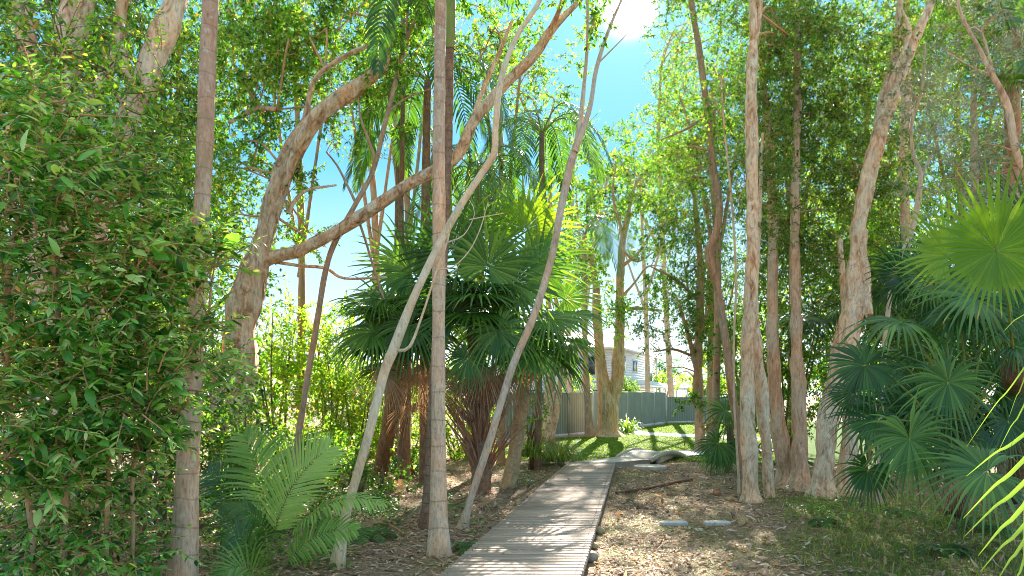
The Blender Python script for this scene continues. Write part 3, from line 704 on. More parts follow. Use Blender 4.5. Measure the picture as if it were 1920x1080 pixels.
def fan_leaf(parent, hub, tip, nrm, R, mat='fan', nseg=46, spread=300, split=.5, hang=.7, tone=.5, crownpt=None, name="frond", cone=.12, petr=.011, pet='petiole'):
    tip = unit(tip); nrm = unit(nrm); nrm = unit(nrm - tip * np.dot(nrm, tip)); S = np.cross(tip, nrm)
    th = np.radians(np.linspace(-spread / 2, spread / 2, nseg)) + rng.normal(0, .008, nseg)
    D = tip * np.cos(th)[:, None] + S * np.sin(th)[:, None] + nrm * (cone * (1 + .5 * np.cos(th)))[:, None]
    D = unit(D); dth = math.radians(spread / nseg)
    Ri = R * (.78 + .22 * np.cos(th * .6)) * rng.uniform(.9, 1.06, nseg)
    W = 2 * split * R * math.tan(dth / 2) * 1.02
    m = MB()
    hg = hang * rng.uniform(.7, 1.35, nseg)
    tn = np.clip(tone * .7 + rng.beta(1.2, 2, nseg) * .55, 0, 1); split *= rng.uniform(.72, .98); R = R * 1.08; Ri = Ri * 1.08
    W = 2 * split * R * math.tan(dth / 2) * 1.02
    tips = (rng.random(nseg) < .35).astype(int) + (rng.random(nseg) < .1) * 2
    tn = np.minimum(tn, .93) if mat != 'dead' else tn
    p0 = np.repeat(hub[None], nseg, 0)
    blades(m, p0, D, np.repeat(nrm[None], nseg, 0), Ri, W, hg, tn, us=(.02, split * .55, split, split + .1, .74, .9, 1), ws=(.03, .55, 1, .62, .44, .25, .03), fold=.8, tip=tips)
    o = m.build(name, M[mat], parent)
    if crownpt is not None:
        m = MB(); cp = np.asarray(crownpt); ln = np.linalg.norm(hub - cp)
        mid = (cp + hub) / 2 + [0, 0, .13 * ln]
        tube(m, [(*cp, petr * 1.5), (*mid, petr * 1.1), (*hub, petr * .8), (*(hub + tip * R * .12), petr * .3)], 6, .1)
        m.build("stalk", M[pet], o, smooth=True)
    return o

def pinnate(parent, path, Ls, npair=34, mat='pinnate', W=.03, hang=.5, nrm=(0, 0, 1), fwd=.55, lift=.25, tone=.5, start=.22, rach=.012, name="frond", pet='petiole', stagger=0.0, reach=None):
    """feather frond along a path of (x,y,z)"""
    S = spline(np.column_stack([np.asarray(path, float), np.full(len(path), 1.0)]), .05)[:, :3]
    L = np.concatenate([[0], np.cumsum(np.linalg.norm(np.diff(S, axis=0), axis=1))]); tot = L[-1]
    T = unit(np.gradient(S, axis=0))
    u = np.linspace(start, .985, npair); pos = np.stack([np.interp(u * tot, L, S[:, k]) for k in range(3)], 1); tt = unit(np.stack([np.interp(u * tot, L, T[:, k]) for k in range(3)], 1))
    nrm = unit(np.asarray(nrm, float)); n = unit(nrm - tt * (tt @ nrm)[:, None]); side = np.cross(tt, n)
    v = (u - start) / (1 - start); prof = np.sin(np.pi * (v * .78 + .16)) ** .8; prof = np.maximum(prof, .22)
    m = MB()
    for sg in (-1, 1):
        f = fwd + .7 * v ** 2
        d = unit(side * sg + tt * f[:, None] + n * lift + rng.normal(0, .05, (npair, 3)))
        blades(m, pos, d, n, Ls * prof * rng.uniform(.9, 1.08, npair), W, hang * rng.uniform(.7, 1.3, npair), np.clip(tone + rng.normal(0, .13, npair), 0, 1), us=(0, .15, .5, .8, 1), ws=(.35, .85, 1, .6, .03), fold=.3)
    o = m.build(name, M[mat], parent)
    m = MB(); rr = np.linspace(rach, rach * .2, len(S)); sel = np.unique(np.append(np.arange(0, len(S), 3), len(S) - 1)); tube(m, np.column_stack([S, rr])[sel], 5, sp=False); m.build("stalk", M[pet], o, smooth=True)
    return o
def arch(c, d, L, rise=.35, fall=.5, n=6):
    d = unit(np.array([d[0], d[1], 0])); out = []
    for t in np.linspace(0, 1, n): out.append(np.asarray(c) + d * L * (t * .92) * (1 - .12 * t) + np.array([0, 0, L * (rise * t * 2.0 - (rise * 2.0 + fall - .0) * t * t + 0)]))
    return out
def feather_crown(t, c, nf, L, Ls, start_az=0, rise=.55, fall=.45, mat='pinnate', W=.035, hang=.9, npair=34, skip=()):
    for k in range(nf):
        if k in skip: continue
        az = start_az + k * 2.39996; a = rng.uniform(.25, .8)
        pinnate(t, arch(c, (math.cos(az), math.sin(az)), L * rng.uniform(.85, 1.1), a, rng.uniform(.3, .75)), Ls, npair, mat, W, hang * rng.uniform(.7, 1.2), tone=rng.uniform(.3, .7), rach=.018)

# ------------------------------------------------------------------ slender palms with ringed trunks
def ring_palm(label, st, bark, sides=20, ringsp=.22, group="ringed palm trunks", crown=None, L=2.4, cs=None):
    st = root_down(st); r = stem_pts(st); r[0] = (r[0][0], r[0][1], -.05, r[0][3])
    t = thing("palm_tree", label, "palm", (r[0][0], r[0][1], 0), group)
    m = MB(); C, R, T, A, B = tube(m, r, sides, .045 if sides > 14 else .1, .03, int(rng.integers(999)), ringsp)
    m.build("trunk", M[bark], t, smooth=True)
    top = C[-1]
    if cs:
        m = MB(); rr = R[-1]; tube(m, [(*top, rr * 1.25), (*(top + [0, 0, .5]), rr * 1.35), (*(top + [0, 0, 1.1]), rr * .8)], 14, .08); m.build("crownshaft", M['crownshaft'], t, smooth=True); top = top + [0, 0, 1.05]
    if crown: feather_crown(t, top, crown, L, L * .24, rng.uniform(0, 6))
    return t, top
ring_palm("thick ringed palm trunk at left, reddish at the top, half hidden by leafy shrub", [(338, 1127, 6.2, 72), (343, 1060, 6.2, 62), (349, 960, 6.2, 53), (353, 850, 6.25, 46), (361, 700, 6.3, 41), (368, 600, 6.3, 38), (376, 430, 6.35, 35), (383, 300, 6.4, 35), (390, 100, 6.5, 33), (395, 0, 6.5, 32), (403, -260, 6.6, 29), (420, -640, 6.8, 24)], 'bark_palm', crown=9, cs=True)
ring_palm("tall straight ringed palm trunk in the middle, flared foot with lichen, beside the boardwalk", [(824, 1040, 8.0, 62), (823, 1025, 8.0, 52), (822, 960, 8.05, 40), (822, 860, 8.1, 33), (822, 700, 8.1, 30), (823, 500, 8.2, 28), (823, 250, 8.3, 26), (826, 0, 8.4, 24), (828, -260, 8.5, 22), (832, -620, 8.7, 19)], 'bark_palm_mid', ringsp=.3, crown=9, cs=True)
tp_, top_ = ring_palm("second ringed palm trunk just behind the middle one, green shaft at its top", [(803, 990, 9.6, 44), (806, 930, 9.6, 33), (812, 800, 9.7, 26), (822, 600, 9.8, 23), (834, 420, 9.9, 21), (840, 250, 10, 20), (843, 90, 10.1, 20)], 'bark_palm_dark', sides=14, ringsp=.14)
m = MB(); a0 = P(843, 92, 10.1); tube(m, [(*a0, .075), (*P(843, 40, 10.1), .082), (*P(844, -40, 10.15), .075), (*P(846, -190, 10.2), .06), (*P(848, -260, 10.2), .04)], 14, .08); m.build("crownshaft", M['crownshaft'], tp_, smooth=True)
feather_crown(tp_, P(848, -255, 10.2), 9, 2.3, .6, 1.0, hang=1.2)
for pth, nl in (([(845, -85, 10.2), (790, -95, 10), (735, -30, 9.9), (712, 60, 9.8), (708, 135, 9.8)], .42),):
    pinnate(tp_, [P(*q) for q in pth], nl, 26, 'fan', .04, 1.2, (0, -1, .3), tone=.4, start=.3)

# ------------------------------------------------------------------ leaning slender trunks
t, nd3 = tree("leaning_tree", "pale smooth kinked trunk leaning across the tall middle palm trunk", "tree",
     [[(630, 1062, 7.45, 28.6), (650, 960, 7.5, 21.8), (690, 820, 7.6, 20.2), (720, 700, 7.7, 20.2), (738, 655, 7.7, 21.8), (775, 560, 7.75, 18.5), (815, 475, 7.8, 16.8), (862, 388, 7.9, 16.0), (912, 312, 8, 15.1), (927, 285, 8, 14.3), (929, 240, 8.1, 13.4), (939, 150, 8.2, 12.6), (968, 70, 8.3, 11.8), (1012, 0, 8.4, 10.1), (1060, -120, 8.6, 8.4)],
      [(742, 658, 7.7, 7.6), (768, 650, 7.6, 6.7), (792, 590, 7.6, 5.0), (818, 510, 7.6, 4.2), (838, 455, 7.6, 4.2), (845, 420, 7.6, 3.4)],
      [(820, 505, 7.6, 3.4), (850, 500, 7.6, 2.5), (880, 470, 7.6, 2.5), (900, 430, 7.6, 2.5), (915, 380, 7.6, 1.7)],
      [(838, 455, 7.6, 3.4), (870, 440, 7.6, 2.5), (890, 400, 7.6, 1.7), (880, 375, 7.6, 1.7)],
      [(880, 412, 7.6, 2.5), (915, 405, 7.6, 2.5), (945, 400, 7.6, 1.7)],
      [(828, 517, 7.6, 2.5), (845, 515, 7.6, 1.7), (862, 495, 7.6, 1.3)]],
     'bark_smooth', [(1075, -130, 8.8, 130, 80, .9)], 'leaf_mid', .07, 1.2, rough=.05, sides=16, step=.06, wr=.4)
tree("leaning_tree", "pale slender leaning trunk beside the boardwalk edge, forking high up towards the sun", "tree",
     [[(866, 990, 9.6, 25.2), (874, 965, 9.6, 19.3), (886, 925, 9.6, 16.8), (920, 820, 9.7, 16.0), (960, 690, 9.8, 16.0), (1000, 595, 9.9, 16.0), (1035, 480, 10, 16.0), (1050, 400, 10, 16.8), (1068, 315, 10.1, 16.8), (1085, 250, 10.2, 13.4), (1096, 150, 10.3, 8.4), (1102, 60, 10.3, 6.7), (1100, -60, 10.4, 5.0)],
      [(1078, 285, 10.1, 12.6), (1105, 205, 10.2, 10.9), (1118, 130, 10.3, 9.2), (1140, 60, 10.4, 7.6), (1165, 0, 10.5, 5.9), (1190, -60, 10.6, 4.2)],
      [(1120, 120, 10.3, 4.2), (1145, 95, 10.4, 3.4), (1180, 60, 10.5, 1.7)]],
     'bark_grey', [(1125, 40, 10.4, 75, 60, .8, .5), (1130, -70, 10.5, 90, 80, 1., 1.2)], 'leaf_mid', .08, 1.0, rough=.05, sides=16, step=.06)
tree("leaning_tree", "dark slender trunk leaning right against the paperbark limb, at left", "tree",
     [[(553, 860, 12, 14.4), (575, 720, 12, 13.6), (595, 600, 12, 12.8), (612, 500, 12, 11.9), (632, 445, 12, 11.9), (665, 385, 12, 11.0), (700, 320, 12, 10.2), (720, 240, 12, 10.2), (745, 140, 12, 9.3), (768, 60, 12, 8.5), (800, -5, 12, 6.8), (815, -60, 12, 5.1)],
      [(668, 382, 12, 6.8), (650, 345, 12, 6.0), (632, 310, 12, 5.1), (612, 285, 12, 4.2)], [(705, 300, 12, 6.8), (690, 260, 12, 6.8), (676, 220, 12, 5.1), (672, 180, 12, 3.4)],
      [(762, 90, 12, 6.0), (764, 30, 12, 5.1), (770, -30, 12, 3.4)], [(722, 215, 12, 5.1), (760, 185, 12, 4.2), (812, 165, 12, 2.5)],
      [(668, 400, 12, 6.0), (685, 450, 12, 6.0), (700, 500, 12.1, 5.1), (720, 560, 12.2, 4.2)]],
     'bark_brown', [(790, -40, 12, 110, 70, 1.2, 1.2), (760, 100, 12.3, 60, 60, .8, 1.1), (700, 190, 12.5, 55, 60, .7, .8), (650, 270, 12.5, 35, 35, .5, .6)], 'leaf_mid', .1, 1.4, rough=.12, sides=12, step=.1)

# ------------------------------------------------------------------ the great paperbark at left
tree("paperbark_tree", "massive twisted paperbark at left, shaggy bark, one limb reaching right across the sky", "tree",
     [[(432, 945, 12, 100.3), (436, 800, 12, 83.3), (442, 700, 12, 73.1), (450, 610, 12, 66.3), (466, 545, 12, 57.8), (482, 490, 12, 52.7), (502, 420, 12, 45.9), (522, 350, 12, 40.8), (545, 290, 12, 39.1), (588, 225, 12, 37.4), (640, 182, 12, 34.0), (690, 148, 12, 30.6), (720, 120, 11.9, 25.5), (728, 80, 11.9, 18.7), (740, 20, 12, 13.6), (760, -60, 12, 10.2)],
      [(478, 490, 12, 39.1), (515, 480, 12, 27.2), (560, 468, 12, 24.6), (620, 440, 11.9, 25.5), (700, 390, 11.8, 24.6), (760, 350, 11.7, 23.8), (830, 312, 11.6, 22.9), (862, 280, 11.6, 21.2), (892, 222, 11.6, 18.7), (950, 155, 11.6, 18.7), (1000, 105, 11.6, 17.8), (1035, 55, 11.6, 15.3), (1080, 8, 11.7, 10.2), (1130, -50, 11.8, 7.6)],
      [(1022, 75, 11.6, 11.0), (1052, 10, 11.5, 8.5), (1062, -60, 11.5, 6.0)],
      [(540, 400, 12, 8.5), (556, 372, 12, 8.5), (580, 355, 12, 6.8), (630, 347, 12, 5.1)],
      [(505, 490, 12.1, 7.6), (560, 498, 12.2, 6.8), (610, 503, 12.2, 6.0), (645, 522, 12.2, 5.1), (725, 520, 12.2, 4.2)],
      [(560, 280, 12, 10.2), (575, 210, 11.9, 10.2), (590, 150, 11.8, 9.3), (640, 110, 11.7, 8.5), (690, 85, 11.6, 6.8)],
      [(520, 205, 12.5, 10.2), (480, 205, 12.6, 10.2), (430, 230, 12.8, 8.5)],
      [(870, 270, 11.7, 10.2), (900, 180, 11.9, 9.3), (935, 100, 12, 7.6), (960, 40, 12, 6.0)]],
     'bark_paper_old',
     [(480, 110, 12.8, 130, 130, 1.1, 2.6), (610, 60, 12.8, 110, 90, 1.1, 2.2), (450, 290, 12.9, 90, 90, .9, 2.0), (600, 190, 12.6, 70, 50, .6, 1.2), (545, 340, 12.4, 50, 50, .5, 1.4), (740, 110, 12.2, 70, 80, .7, 1.4),
      (560, 430, 13.5, 60, 60, .8, 1.1), (940, 60, 12.4, 80, 60, .8, .8), (1075, -30, 12, 80, 50, .8, 1.0), (430, 430, 12.7, 50, 80, .7, 1.8), (800, -60, 12.6, 200, 70, 1.3, 1.3), (880, 110, 13, 60, 60, .8, .6)],
     'leaf_mid', .085, 2.0, rough=.36, flakes=420, sides=30, step=.06, freq=(9, 1.6), flake_size=.3)

# pale paperbark limbs behind the left shrub
tree("paperbark_tree", "cream paperbark trunk behind the far left shrub, flaking limb bending to the top", "tree",
     [[(190, 1000, 8.6, 48), (182, 700, 8.6, 44), (190, 440, 8.7, 36), (206, 330, 8.7, 36), (240, 230, 8.8, 44), (275, 150, 8.8, 52), (300, 80, 8.9, 52), (330, 5, 9, 46), (360, -90, 9, 30)],
      [(262, 180, 8.8, 30), (230, 110, 8.8, 32), (225, 40, 8.9, 28), (240, -60, 8.9, 18)]],
     'bark_paper', [(200, 60, 9.2, 150, 110, .7, 1.4), (330, 200, 9.4, 80, 120, .5, 2.0), (320, 400, 9.2, 60, 80, .5, 2.0), (160, 250, 9.6, 130, 130, .5, 1.6)], 'leaf_mid', .065, 1.5, rough=.2, flakes=260, sides=22, step=.06, flake_size=.1)
tree("paperbark_tree", "brown paperbark trunk at the far left edge, mostly covered by leaves", "tree",
     [[(95, 1040, 8, 100), (100, 700, 8, 92), (90, 420, 8.1, 84), (105, 220, 8.1, 70), (130, 90, 8.2, 62), (160, -60, 8.2, 48)],
      [(100, 240, 8.1, 44), (60, 120, 8.1, 38), (30, -20, 8.2, 30)], [(100, 330, 8.1, 30), (170, 200, 8.0, 26), (215, 90, 8.0, 20)]],
     'bark_paper_old', [(60, 60, 8.6, 140, 120, .8, 1.3), (60, 300, 8.6, 120, 120, .6, 1.5)], 'leaf_mid', .06, 1.4, rough=.24, flakes=300, sides=24, step=.07, flake_size=.12)

# ------------------------------------------------------------------ right-hand paperbarks
RG = None
tree("slender_tree", "slim brown wavy trunk with a kink, left of the right-hand paperbark stand", "tree",
     [[(1402, 905, 14, 24), (1388, 820, 14, 19), (1375, 750, 14, 18), (1362, 650, 14, 17), (1346, 545, 14, 16), (1335, 500, 14, 18), (1329, 470, 14, 17), (1343, 435, 14, 16), (1349, 385, 14, 15), (1338, 320, 14, 15), (1325, 200, 14, 14), (1312, 100, 14, 13), (1296, 0, 14, 12), (1290, -90, 14, 9)],
      [(1325, 215, 14, 5), (1290, 240, 14, 5), (1240, 262, 14, 3)]],
     'bark_brown', [(1280, 90, 14.4, 70, 120, 1., .35), (1300, 320, 14.8, 50, 110, .9, 1.0), (1310, -60, 14, 90, 50, 1., .8)], 'leaf_dark', .06, 1.4, rough=.12, sides=14, step=.08)
tree("paperbark_tree", "tallest straight cream and orange paperbark trunk at the front of the right-hand stand", "tree",
     [[(1408, 944, 12, 42), (1407, 920, 12, 37), (1405, 860, 12, 33), (1402, 760, 12, 31), (1405, 600, 12, 28), (1411, 450, 12, 26), (1410, 300, 12.1, 24), (1409, 150, 12.1, 23), (1413, 70, 12.2, 19), (1411, 0, 12.2, 17), (1408, -110, 12.2, 14)],
      [(1413, 95, 12.2, 13), (1424, 30, 12.2, 10), (1432, -60, 12.2, 8)]],
     'bark_paper', [(1370, -40, 12.8, 110, 60, 1.2, 1.6), (1450, 100, 13.4, 90, 100, .9, 1.7)], 'leaf_dark', .055, 1.5, rough=.2, flakes=500, sides=22, step=.05, flake_size=.1)
tree("paperbark_tree", "short orange paperbark stem leaning against the tallest cream trunk", "tree",
     [[(1443, 922, 12.4, 24), (1438, 850, 12.4, 21), (1428, 740, 12.4, 26), (1420, 660, 12.4, 22), (1416, 560, 12.5, 12), (1424, 400, 12.6, 9), (1430, 250, 12.7, 6)]],
     'bark_paper', [(1440, 330, 12.9, 60, 130, .7, 1.5)], 'leaf_dark', .055, 1.5, rough=.3, flakes=150, sides=18, step=.05)
tree("sapling", "very thin pale sapling between the brown trunk and the tallest paperbark", "tree",
     [[(1385, 900, 13, 6), (1377, 760, 13, 5), (1376, 640, 13, 5), (1380, 520, 13, 5), (1372, 380, 13, 5), (1358, 240, 13, 4), (1352, 150, 13, 4)], [(1374, 400, 13, 3), (1400, 340, 13, 2)]],
     'bark_smooth', [(1350, 180, 13.2, 50, 100, .6, 1.0)], 'leaf_mid', .06, 1., sides=8)
tree("paperbark_tree", "reddish shaggy trunk in the middle of the right-hand stand", "tree",
     [[(1500, 915, 13.5, 56), (1499, 850, 13.5, 36), (1497, 750, 13.5, 28), (1493, 600, 13.5, 24), (1490, 400, 13.6, 20), (1495, 200, 13.7, 16), (1493, 60, 13.7, 14), (1490, -60, 13.8, 10)]],
     'bark_red', [(1500, 60, 14, 90, 80, 1., 1.9), (1540, 240, 14.2, 90, 110, 1., 1.7), (1530, 420, 14.2, 70, 80, .8, 1.4)], 'leaf_dark', .055, 1.8, rough=.25, flakes=220, sides=18, step=.07)
tree("paperbark_tree", "brown flaking trunk just left of the reddish shaggy one", "tree",
     [[(1478, 912, 13.8, 50), (1466, 840, 13.8, 32), (1455, 740, 13.8, 26), (1448, 600, 13.8, 24), (1449, 430, 13.9, 20), (1440, 250, 14, 16), (1425, 80, 14, 12), (1420, -40, 14, 9)]],
     'bark_red', [(1455, 240, 14.2, 70, 110, .9, 1.8), (1460, 470, 14.4, 60, 100, .8, 1.6), (1440, 20, 14.6, 90, 70, .9, 1.6)], 'leaf_dark', .055, 1.6, rough=.25, flakes=180, sides=18, step=.07)
tree("paperbark_tree", "large forked paperbark leaning right, heavy peeling trunk behind the fan palm leaves", "tree",
     [[(1542, 934, 12.5, 50), (1546, 860, 12.5, 40), (1554, 780, 12.5, 42), (1572, 700, 12.5, 46), (1590, 620, 12.5, 48), (1602, 560, 12.5, 46), (1606, 500, 12.5, 38), (1608, 430, 12.5, 30), (1622, 365, 12.5, 34), (1634, 310, 12.5, 32), (1665, 205, 12.6, 27), (1700, 110, 12.7, 24), (1728, 45, 12.7, 21), (1750, -5, 12.8, 18), (1782, -90, 12.8, 13)],
      [(1624, 340, 12.6, 24), (1640, 265, 12.7, 20), (1656, 185, 12.7, 19), (1676, 110, 12.8, 16), (1684, 50, 12.8, 14), (1690, -30, 12.8, 11)],
      [(1655, 190, 12.6, 10), (1688, 110, 12.5, 9), (1705, 60, 12.5, 8), (1690, 15, 12.5, 5)],
      [(1622, 590, 12.4, 26), (1622, 520, 12.4, 22), (1618, 470, 12.4, 16), (1624, 432, 12.4, 10)]],
     'bark_paper', [(1600, 110, 13.4, 100, 120, 1., 1.5), (1770, -40, 13, 130, 60, 1., 1.4), (1650, 330, 13.6, 100, 90, .9, 1.4), (1590, 330, 13.4, 60, 70, .7, 1.2)], 'leaf_dark', .055, 1.5, rough=.24, flakes=650, sides=26, step=.05, flake_size=.13)
tree("paperbark_tree", "thick short orange paperbark trunk at the foot of the large leaning fork", "tree",
     [[(1585, 925, 12.9, 52), (1590, 850, 12.9, 36), (1594, 780, 12.9, 28), (1592, 700, 12.9, 24), (1585, 600, 13, 16), (1575, 450, 13.2, 12)]],
     'bark_paper', [(1560, 480, 13.6, 80, 80, .8, 1.5)], 'leaf_dark', .055, 1.5, rough=.25, flakes=150, sides=18, step=.06)
tree("paperbark_tree", "straight pale ringed-looking trunk right of the large leaning fork", "tree",
     [[(1702, 900, 15, 26), (1700, 600, 15, 22), (1698, 430, 15, 20), (1694, 300, 15, 20), (1700, 180, 15, 20), (1697, 0, 15, 15), (1695, -90, 15, 10)], [(1700, 230, 15, 16), (1712, 195, 15, 10), (1714, 175, 14.9, 6)]],
     'bark_paper', [(1720, 120, 15.6, 100, 110, 1., 1.4), (1690, 430, 15.6, 70, 80, .9, 1.6), (1640, 470, 15.4, 60, 60, .8, 1.6)], 'leaf_mid', .06, 1.4, rough=.2, flakes=180, sides=16, step=.07)
tree("slender_tree", "thin grey trunk with a Y fork right of the big leaning paperbark", "tree",
     [[(1648, 900, 11.5, 12), (1655, 700, 11.5, 11), (1668, 560, 11.5, 10), (1685, 490, 11.5, 10), (1708, 440, 11.5, 10), (1720, 385, 11.5, 11), (1726, 325, 11.5, 10), (1712, 290, 11.5, 8), (1710, 230, 11.5, 6), (1728, 170, 11.5, 5), (1735, 80, 11.5, 4)],
      [(1725, 335, 11.5, 7), (1742, 300, 11.5, 6), (1755, 270, 11.5, 4)]],
     'bark_grey', [(1740, 190, 11.7, 70, 100, .5, .8)], 'leaf_grey', .06, .9, rough=.1, sides=10, step=.08, droop=.1, wr=.3)
tree("slender_tree", "brown crooked trunk leaning in from the right edge among grey leaves", "tree",
     [[(2010, 1000, 9, 22), (1975, 600, 9, 20), (1935, 370, 9, 16), (1905, 285, 9, 15), (1890, 200, 9, 13), (1860, 140, 9, 12), (1838, 95, 9, 9), (1800, 20, 9, 7), (1790, -60, 9, 5)],
      [(1890, 210, 9, 6), (1875, 180, 9, 5), (1840, 60, 9.1, 4), (1815, 55, 9.1, 3)], [(1860, 140, 9, 6), (1830, 130, 9, 4), (1780, 100, 9, 3)]],
     'bark_red', [(1840, 200, 9.4, 110, 110, .6, .55), (1790, 330, 9.6, 90, 80, .5, .6), (1860, 50, 9.4, 110, 70, .6, .6), (1880, 330, 9.3, 60, 60, .5, .5)], 'leaf_grey', .06, .7, rough=.15, sides=12, step=.07, wr=.3, droop=.0)
tree("slender_tree", "straight pale trunk near the right edge standing behind the grey leaves", "tree",
     [[(1832, 880, 16, 18), (1830, 500, 16, 15), (1826, 200, 16, 13), (1830, -60, 16, 10)]],
     'bark_grey', [(1830, 60, 16.5, 120, 120, 1.2, 1.5), (1860, 320, 16.5, 90, 110, 1.2, 1.6)], 'leaf_mid', .07, 1.4, rough=.15, sides=12, step=.1)
tree("slender_tree", "thin pale trunk at the right edge above the bright fan leaf", "tree",
     [[(1908, 880, 15, 13), (1905, 400, 15, 11), (1912, 100, 15, 10), (1915, -60, 15, 8)]],
     'bark_smooth', [(1930, 120, 15.5, 100, 140, 1.2, 1.6), (1930, 380, 15.5, 60, 100, 1.2, 1.4)], 'leaf_mid', .07, 1.4, rough=.15, sides=12, step=.1)

# ------------------------------------------------------------------ trees round the lawn
t, _n = tree("paperbark_tree", "stout golden-brown forked paperbark in front of the steel fence on the lawn", "tree",
     [[(1140, 816, 30.5, 58), (1140, 808, 30.5, 46), (1140, 775, 30.5, 42), (1139, 752, 30.5, 36), (1130, 715, 30.5, 26), (1124, 660, 30.6, 22), (1120, 600, 30.6, 19), (1118, 540, 30.7, 15), (1105, 470, 30.7, 11)],
      [(1146, 765, 30.5, 28), (1156, 715, 30.5, 25), (1160, 650, 30.5, 23), (1163, 590, 30.5, 20), (1163, 520, 30.5, 17), (1168, 450, 30.6, 14), (1180, 400, 30.6, 10)],
      [(1165, 585, 30.5, 8), (1190, 578, 30.3, 8), (1240, 582, 30, 5)], [(1166, 500, 30.5, 8), (1200, 470, 30.4, 6), (1225, 430, 30.4, 4)], [(1168, 470, 30.5, 6), (1195, 490, 30.4, 5), (1230, 470, 30.4, 3)],
      [(1163, 560, 30.5, 6), (1190, 530, 30.4, 5), (1215, 500, 30.4, 4), (1250, 500, 30.4, 2)], [(1175, 420, 30.6, 7), (1190, 350, 30.6, 6), (1230, 300, 30.6, 4)], [(1168, 440, 30.6, 7), (1150, 370, 30.6, 6), (1155, 300, 30.6, 4)]],
     'bark_gold', [(1155, 590, 29.8, 34, 44, .8, 1.6), (1110, 520, 30.5, 30, 40, 1, 1.2), (1195, 420, 30.6, 50, 45, 1.6, .45), (1215, 340, 31, 70, 60, 2, .55), (1130, 350, 31, 55, 60, 1.6, .8), (1180, 280, 31, 60, 50, 2, .55), (1200, 520, 30.5, 45, 40, 1.2, .35)],
     'leaf_mid', .16, 1., rough=.26, flakes=200, sides=22, step=.15, flake_size=.22, freq=(8, 1.2))
t, tp2 = ring_palm("slim smooth palm trunk standing at the fence left of the forked paperbark", [(1106, 814, 30.3, 24), (1104, 790, 30.3, 17), (1101, 740, 30.3, 14), (1098, 680, 30.3, 13), (1096, 560, 30.3, 12), (1096, 440, 30.3, 11)], 'bark_brown', 12, .3, crown=9, L=3.0)
tree("paperbark_tree", "brown trunk beyond the path bend with leafy crown hanging over the lawn", "tree",
     [[(1315, 850, 22.5, 28), (1313, 830, 22.5, 22), (1311, 760, 22.5, 21), (1308, 700, 22.5, 21), (1312, 600, 22.5, 17), (1312, 480, 22.6, 13), (1300, 350, 22.7, 9)],
      [(1309, 705, 22.5, 12), (1296, 650, 22.4, 10), (1285, 610, 22.3, 8), (1270, 560, 22.3, 5)], [(1300, 668, 22.5, 6), (1262, 655, 22.2, 5), (1225, 660, 22, 3)],
      [(1309, 560, 22.5, 7), (1260, 520, 22.4, 6), (1220, 500, 22.4, 3)]],
     'bark_brown', [(1250, 440, 22.6, 60, 70, 1.2, 1.5), (1255, 560, 22.5, 62, 55, 1., 1.3), (1230, 628, 22.2, 50, 28, .8, .9), (1330, 620, 22.6, 55, 80, 1., 1.5), (1300, 340, 23, 80, 90, 1.4, 1.4), (1320, 500, 22.8, 50, 70, 1., 1.6), (1240, 700, 22.0, 14, 34, .4, .15), (1300, 758, 22.0, 28, 26, .4, 1.3)],
     'leaf_dark', .1, 1.3, rough=.2, flakes=80, sides=16, step=.1)
tree("feathery_tree", "airy fine-leaved tree against the blue gap of sky right of the sun", "tree",
     [[(1262, 790, 48, 14), (1250, 600, 48, 12), (1240, 400, 48, 10), (1235, 250, 48, 7), (1240, 120, 48, 5)], [(1240, 420, 48, 7), (1290, 300, 48, 5), (1300, 180, 48, 3)], [(1242, 480, 48, 7), (1195, 380, 48, 5), (1175, 300, 48, 3)]],
     'bark_grey', [(1250, 150, 48, 38, 80, 3.5, .8), (1290, 190, 48, 60, 110, 3.5, 1.0), (1250, 280, 48, 60, 80, 3.5, 1.1), (1170, 240, 48, 38, 30, 2.2, .6), (1290, 30, 48, 50, 50, 3.5, .7), (1200, 340, 48, 70, 60, 3.5, .9)], 'leaf_mid', .17, .8, sides=10, wr=.3)
tree("leafy_tree", "mid-green tree beyond the fence, its crown filling the gap above the white house", "tree",
     [[(1215, 790, 42, 12), (1212, 600, 42, 10), (1205, 450, 42, 7), (1200, 330, 42, 4)], [(1210, 560, 42, 6), (1240, 460, 42, 5), (1260, 380, 42, 3)], [(1210, 580, 42, 6), (1180, 500, 42, 4), (1160, 430, 42, 3)]],
     'bark_grey', [(1205, 330, 42, 70, 65, 2.5, .8), (1150, 300, 42, 50, 60, 2, 1.0), (1240, 420, 42, 60, 50, 2.5, .5), (1170, 440, 42, 45, 45, 2, .4), (1255, 540, 42, 45, 40, 2.0, .3)], 'leaf_dark', .16, 1., sides=10)
tree("leafy_tree", "green tree beyond the fence left of the golden forked paperbark", "tree",
     [[(1068, 790, 40, 14), (1066, 600, 40, 11), (1072, 400, 40, 8), (1080, 250, 40, 4)], [(1068, 560, 40, 7), (1100, 430, 40, 5), (1110, 330, 40, 3)]],
     'bark_grey', [(1075, 260, 40, 60, 70, 2, 1.2), (1060, 420, 40, 55, 80, 2, 1.0), (1115, 470, 40, 35, 60, 1.6, .5), (1070, 590, 40, 35, 50, 1.6, .6)], 'leaf_mid', .16, 1., sides=10)
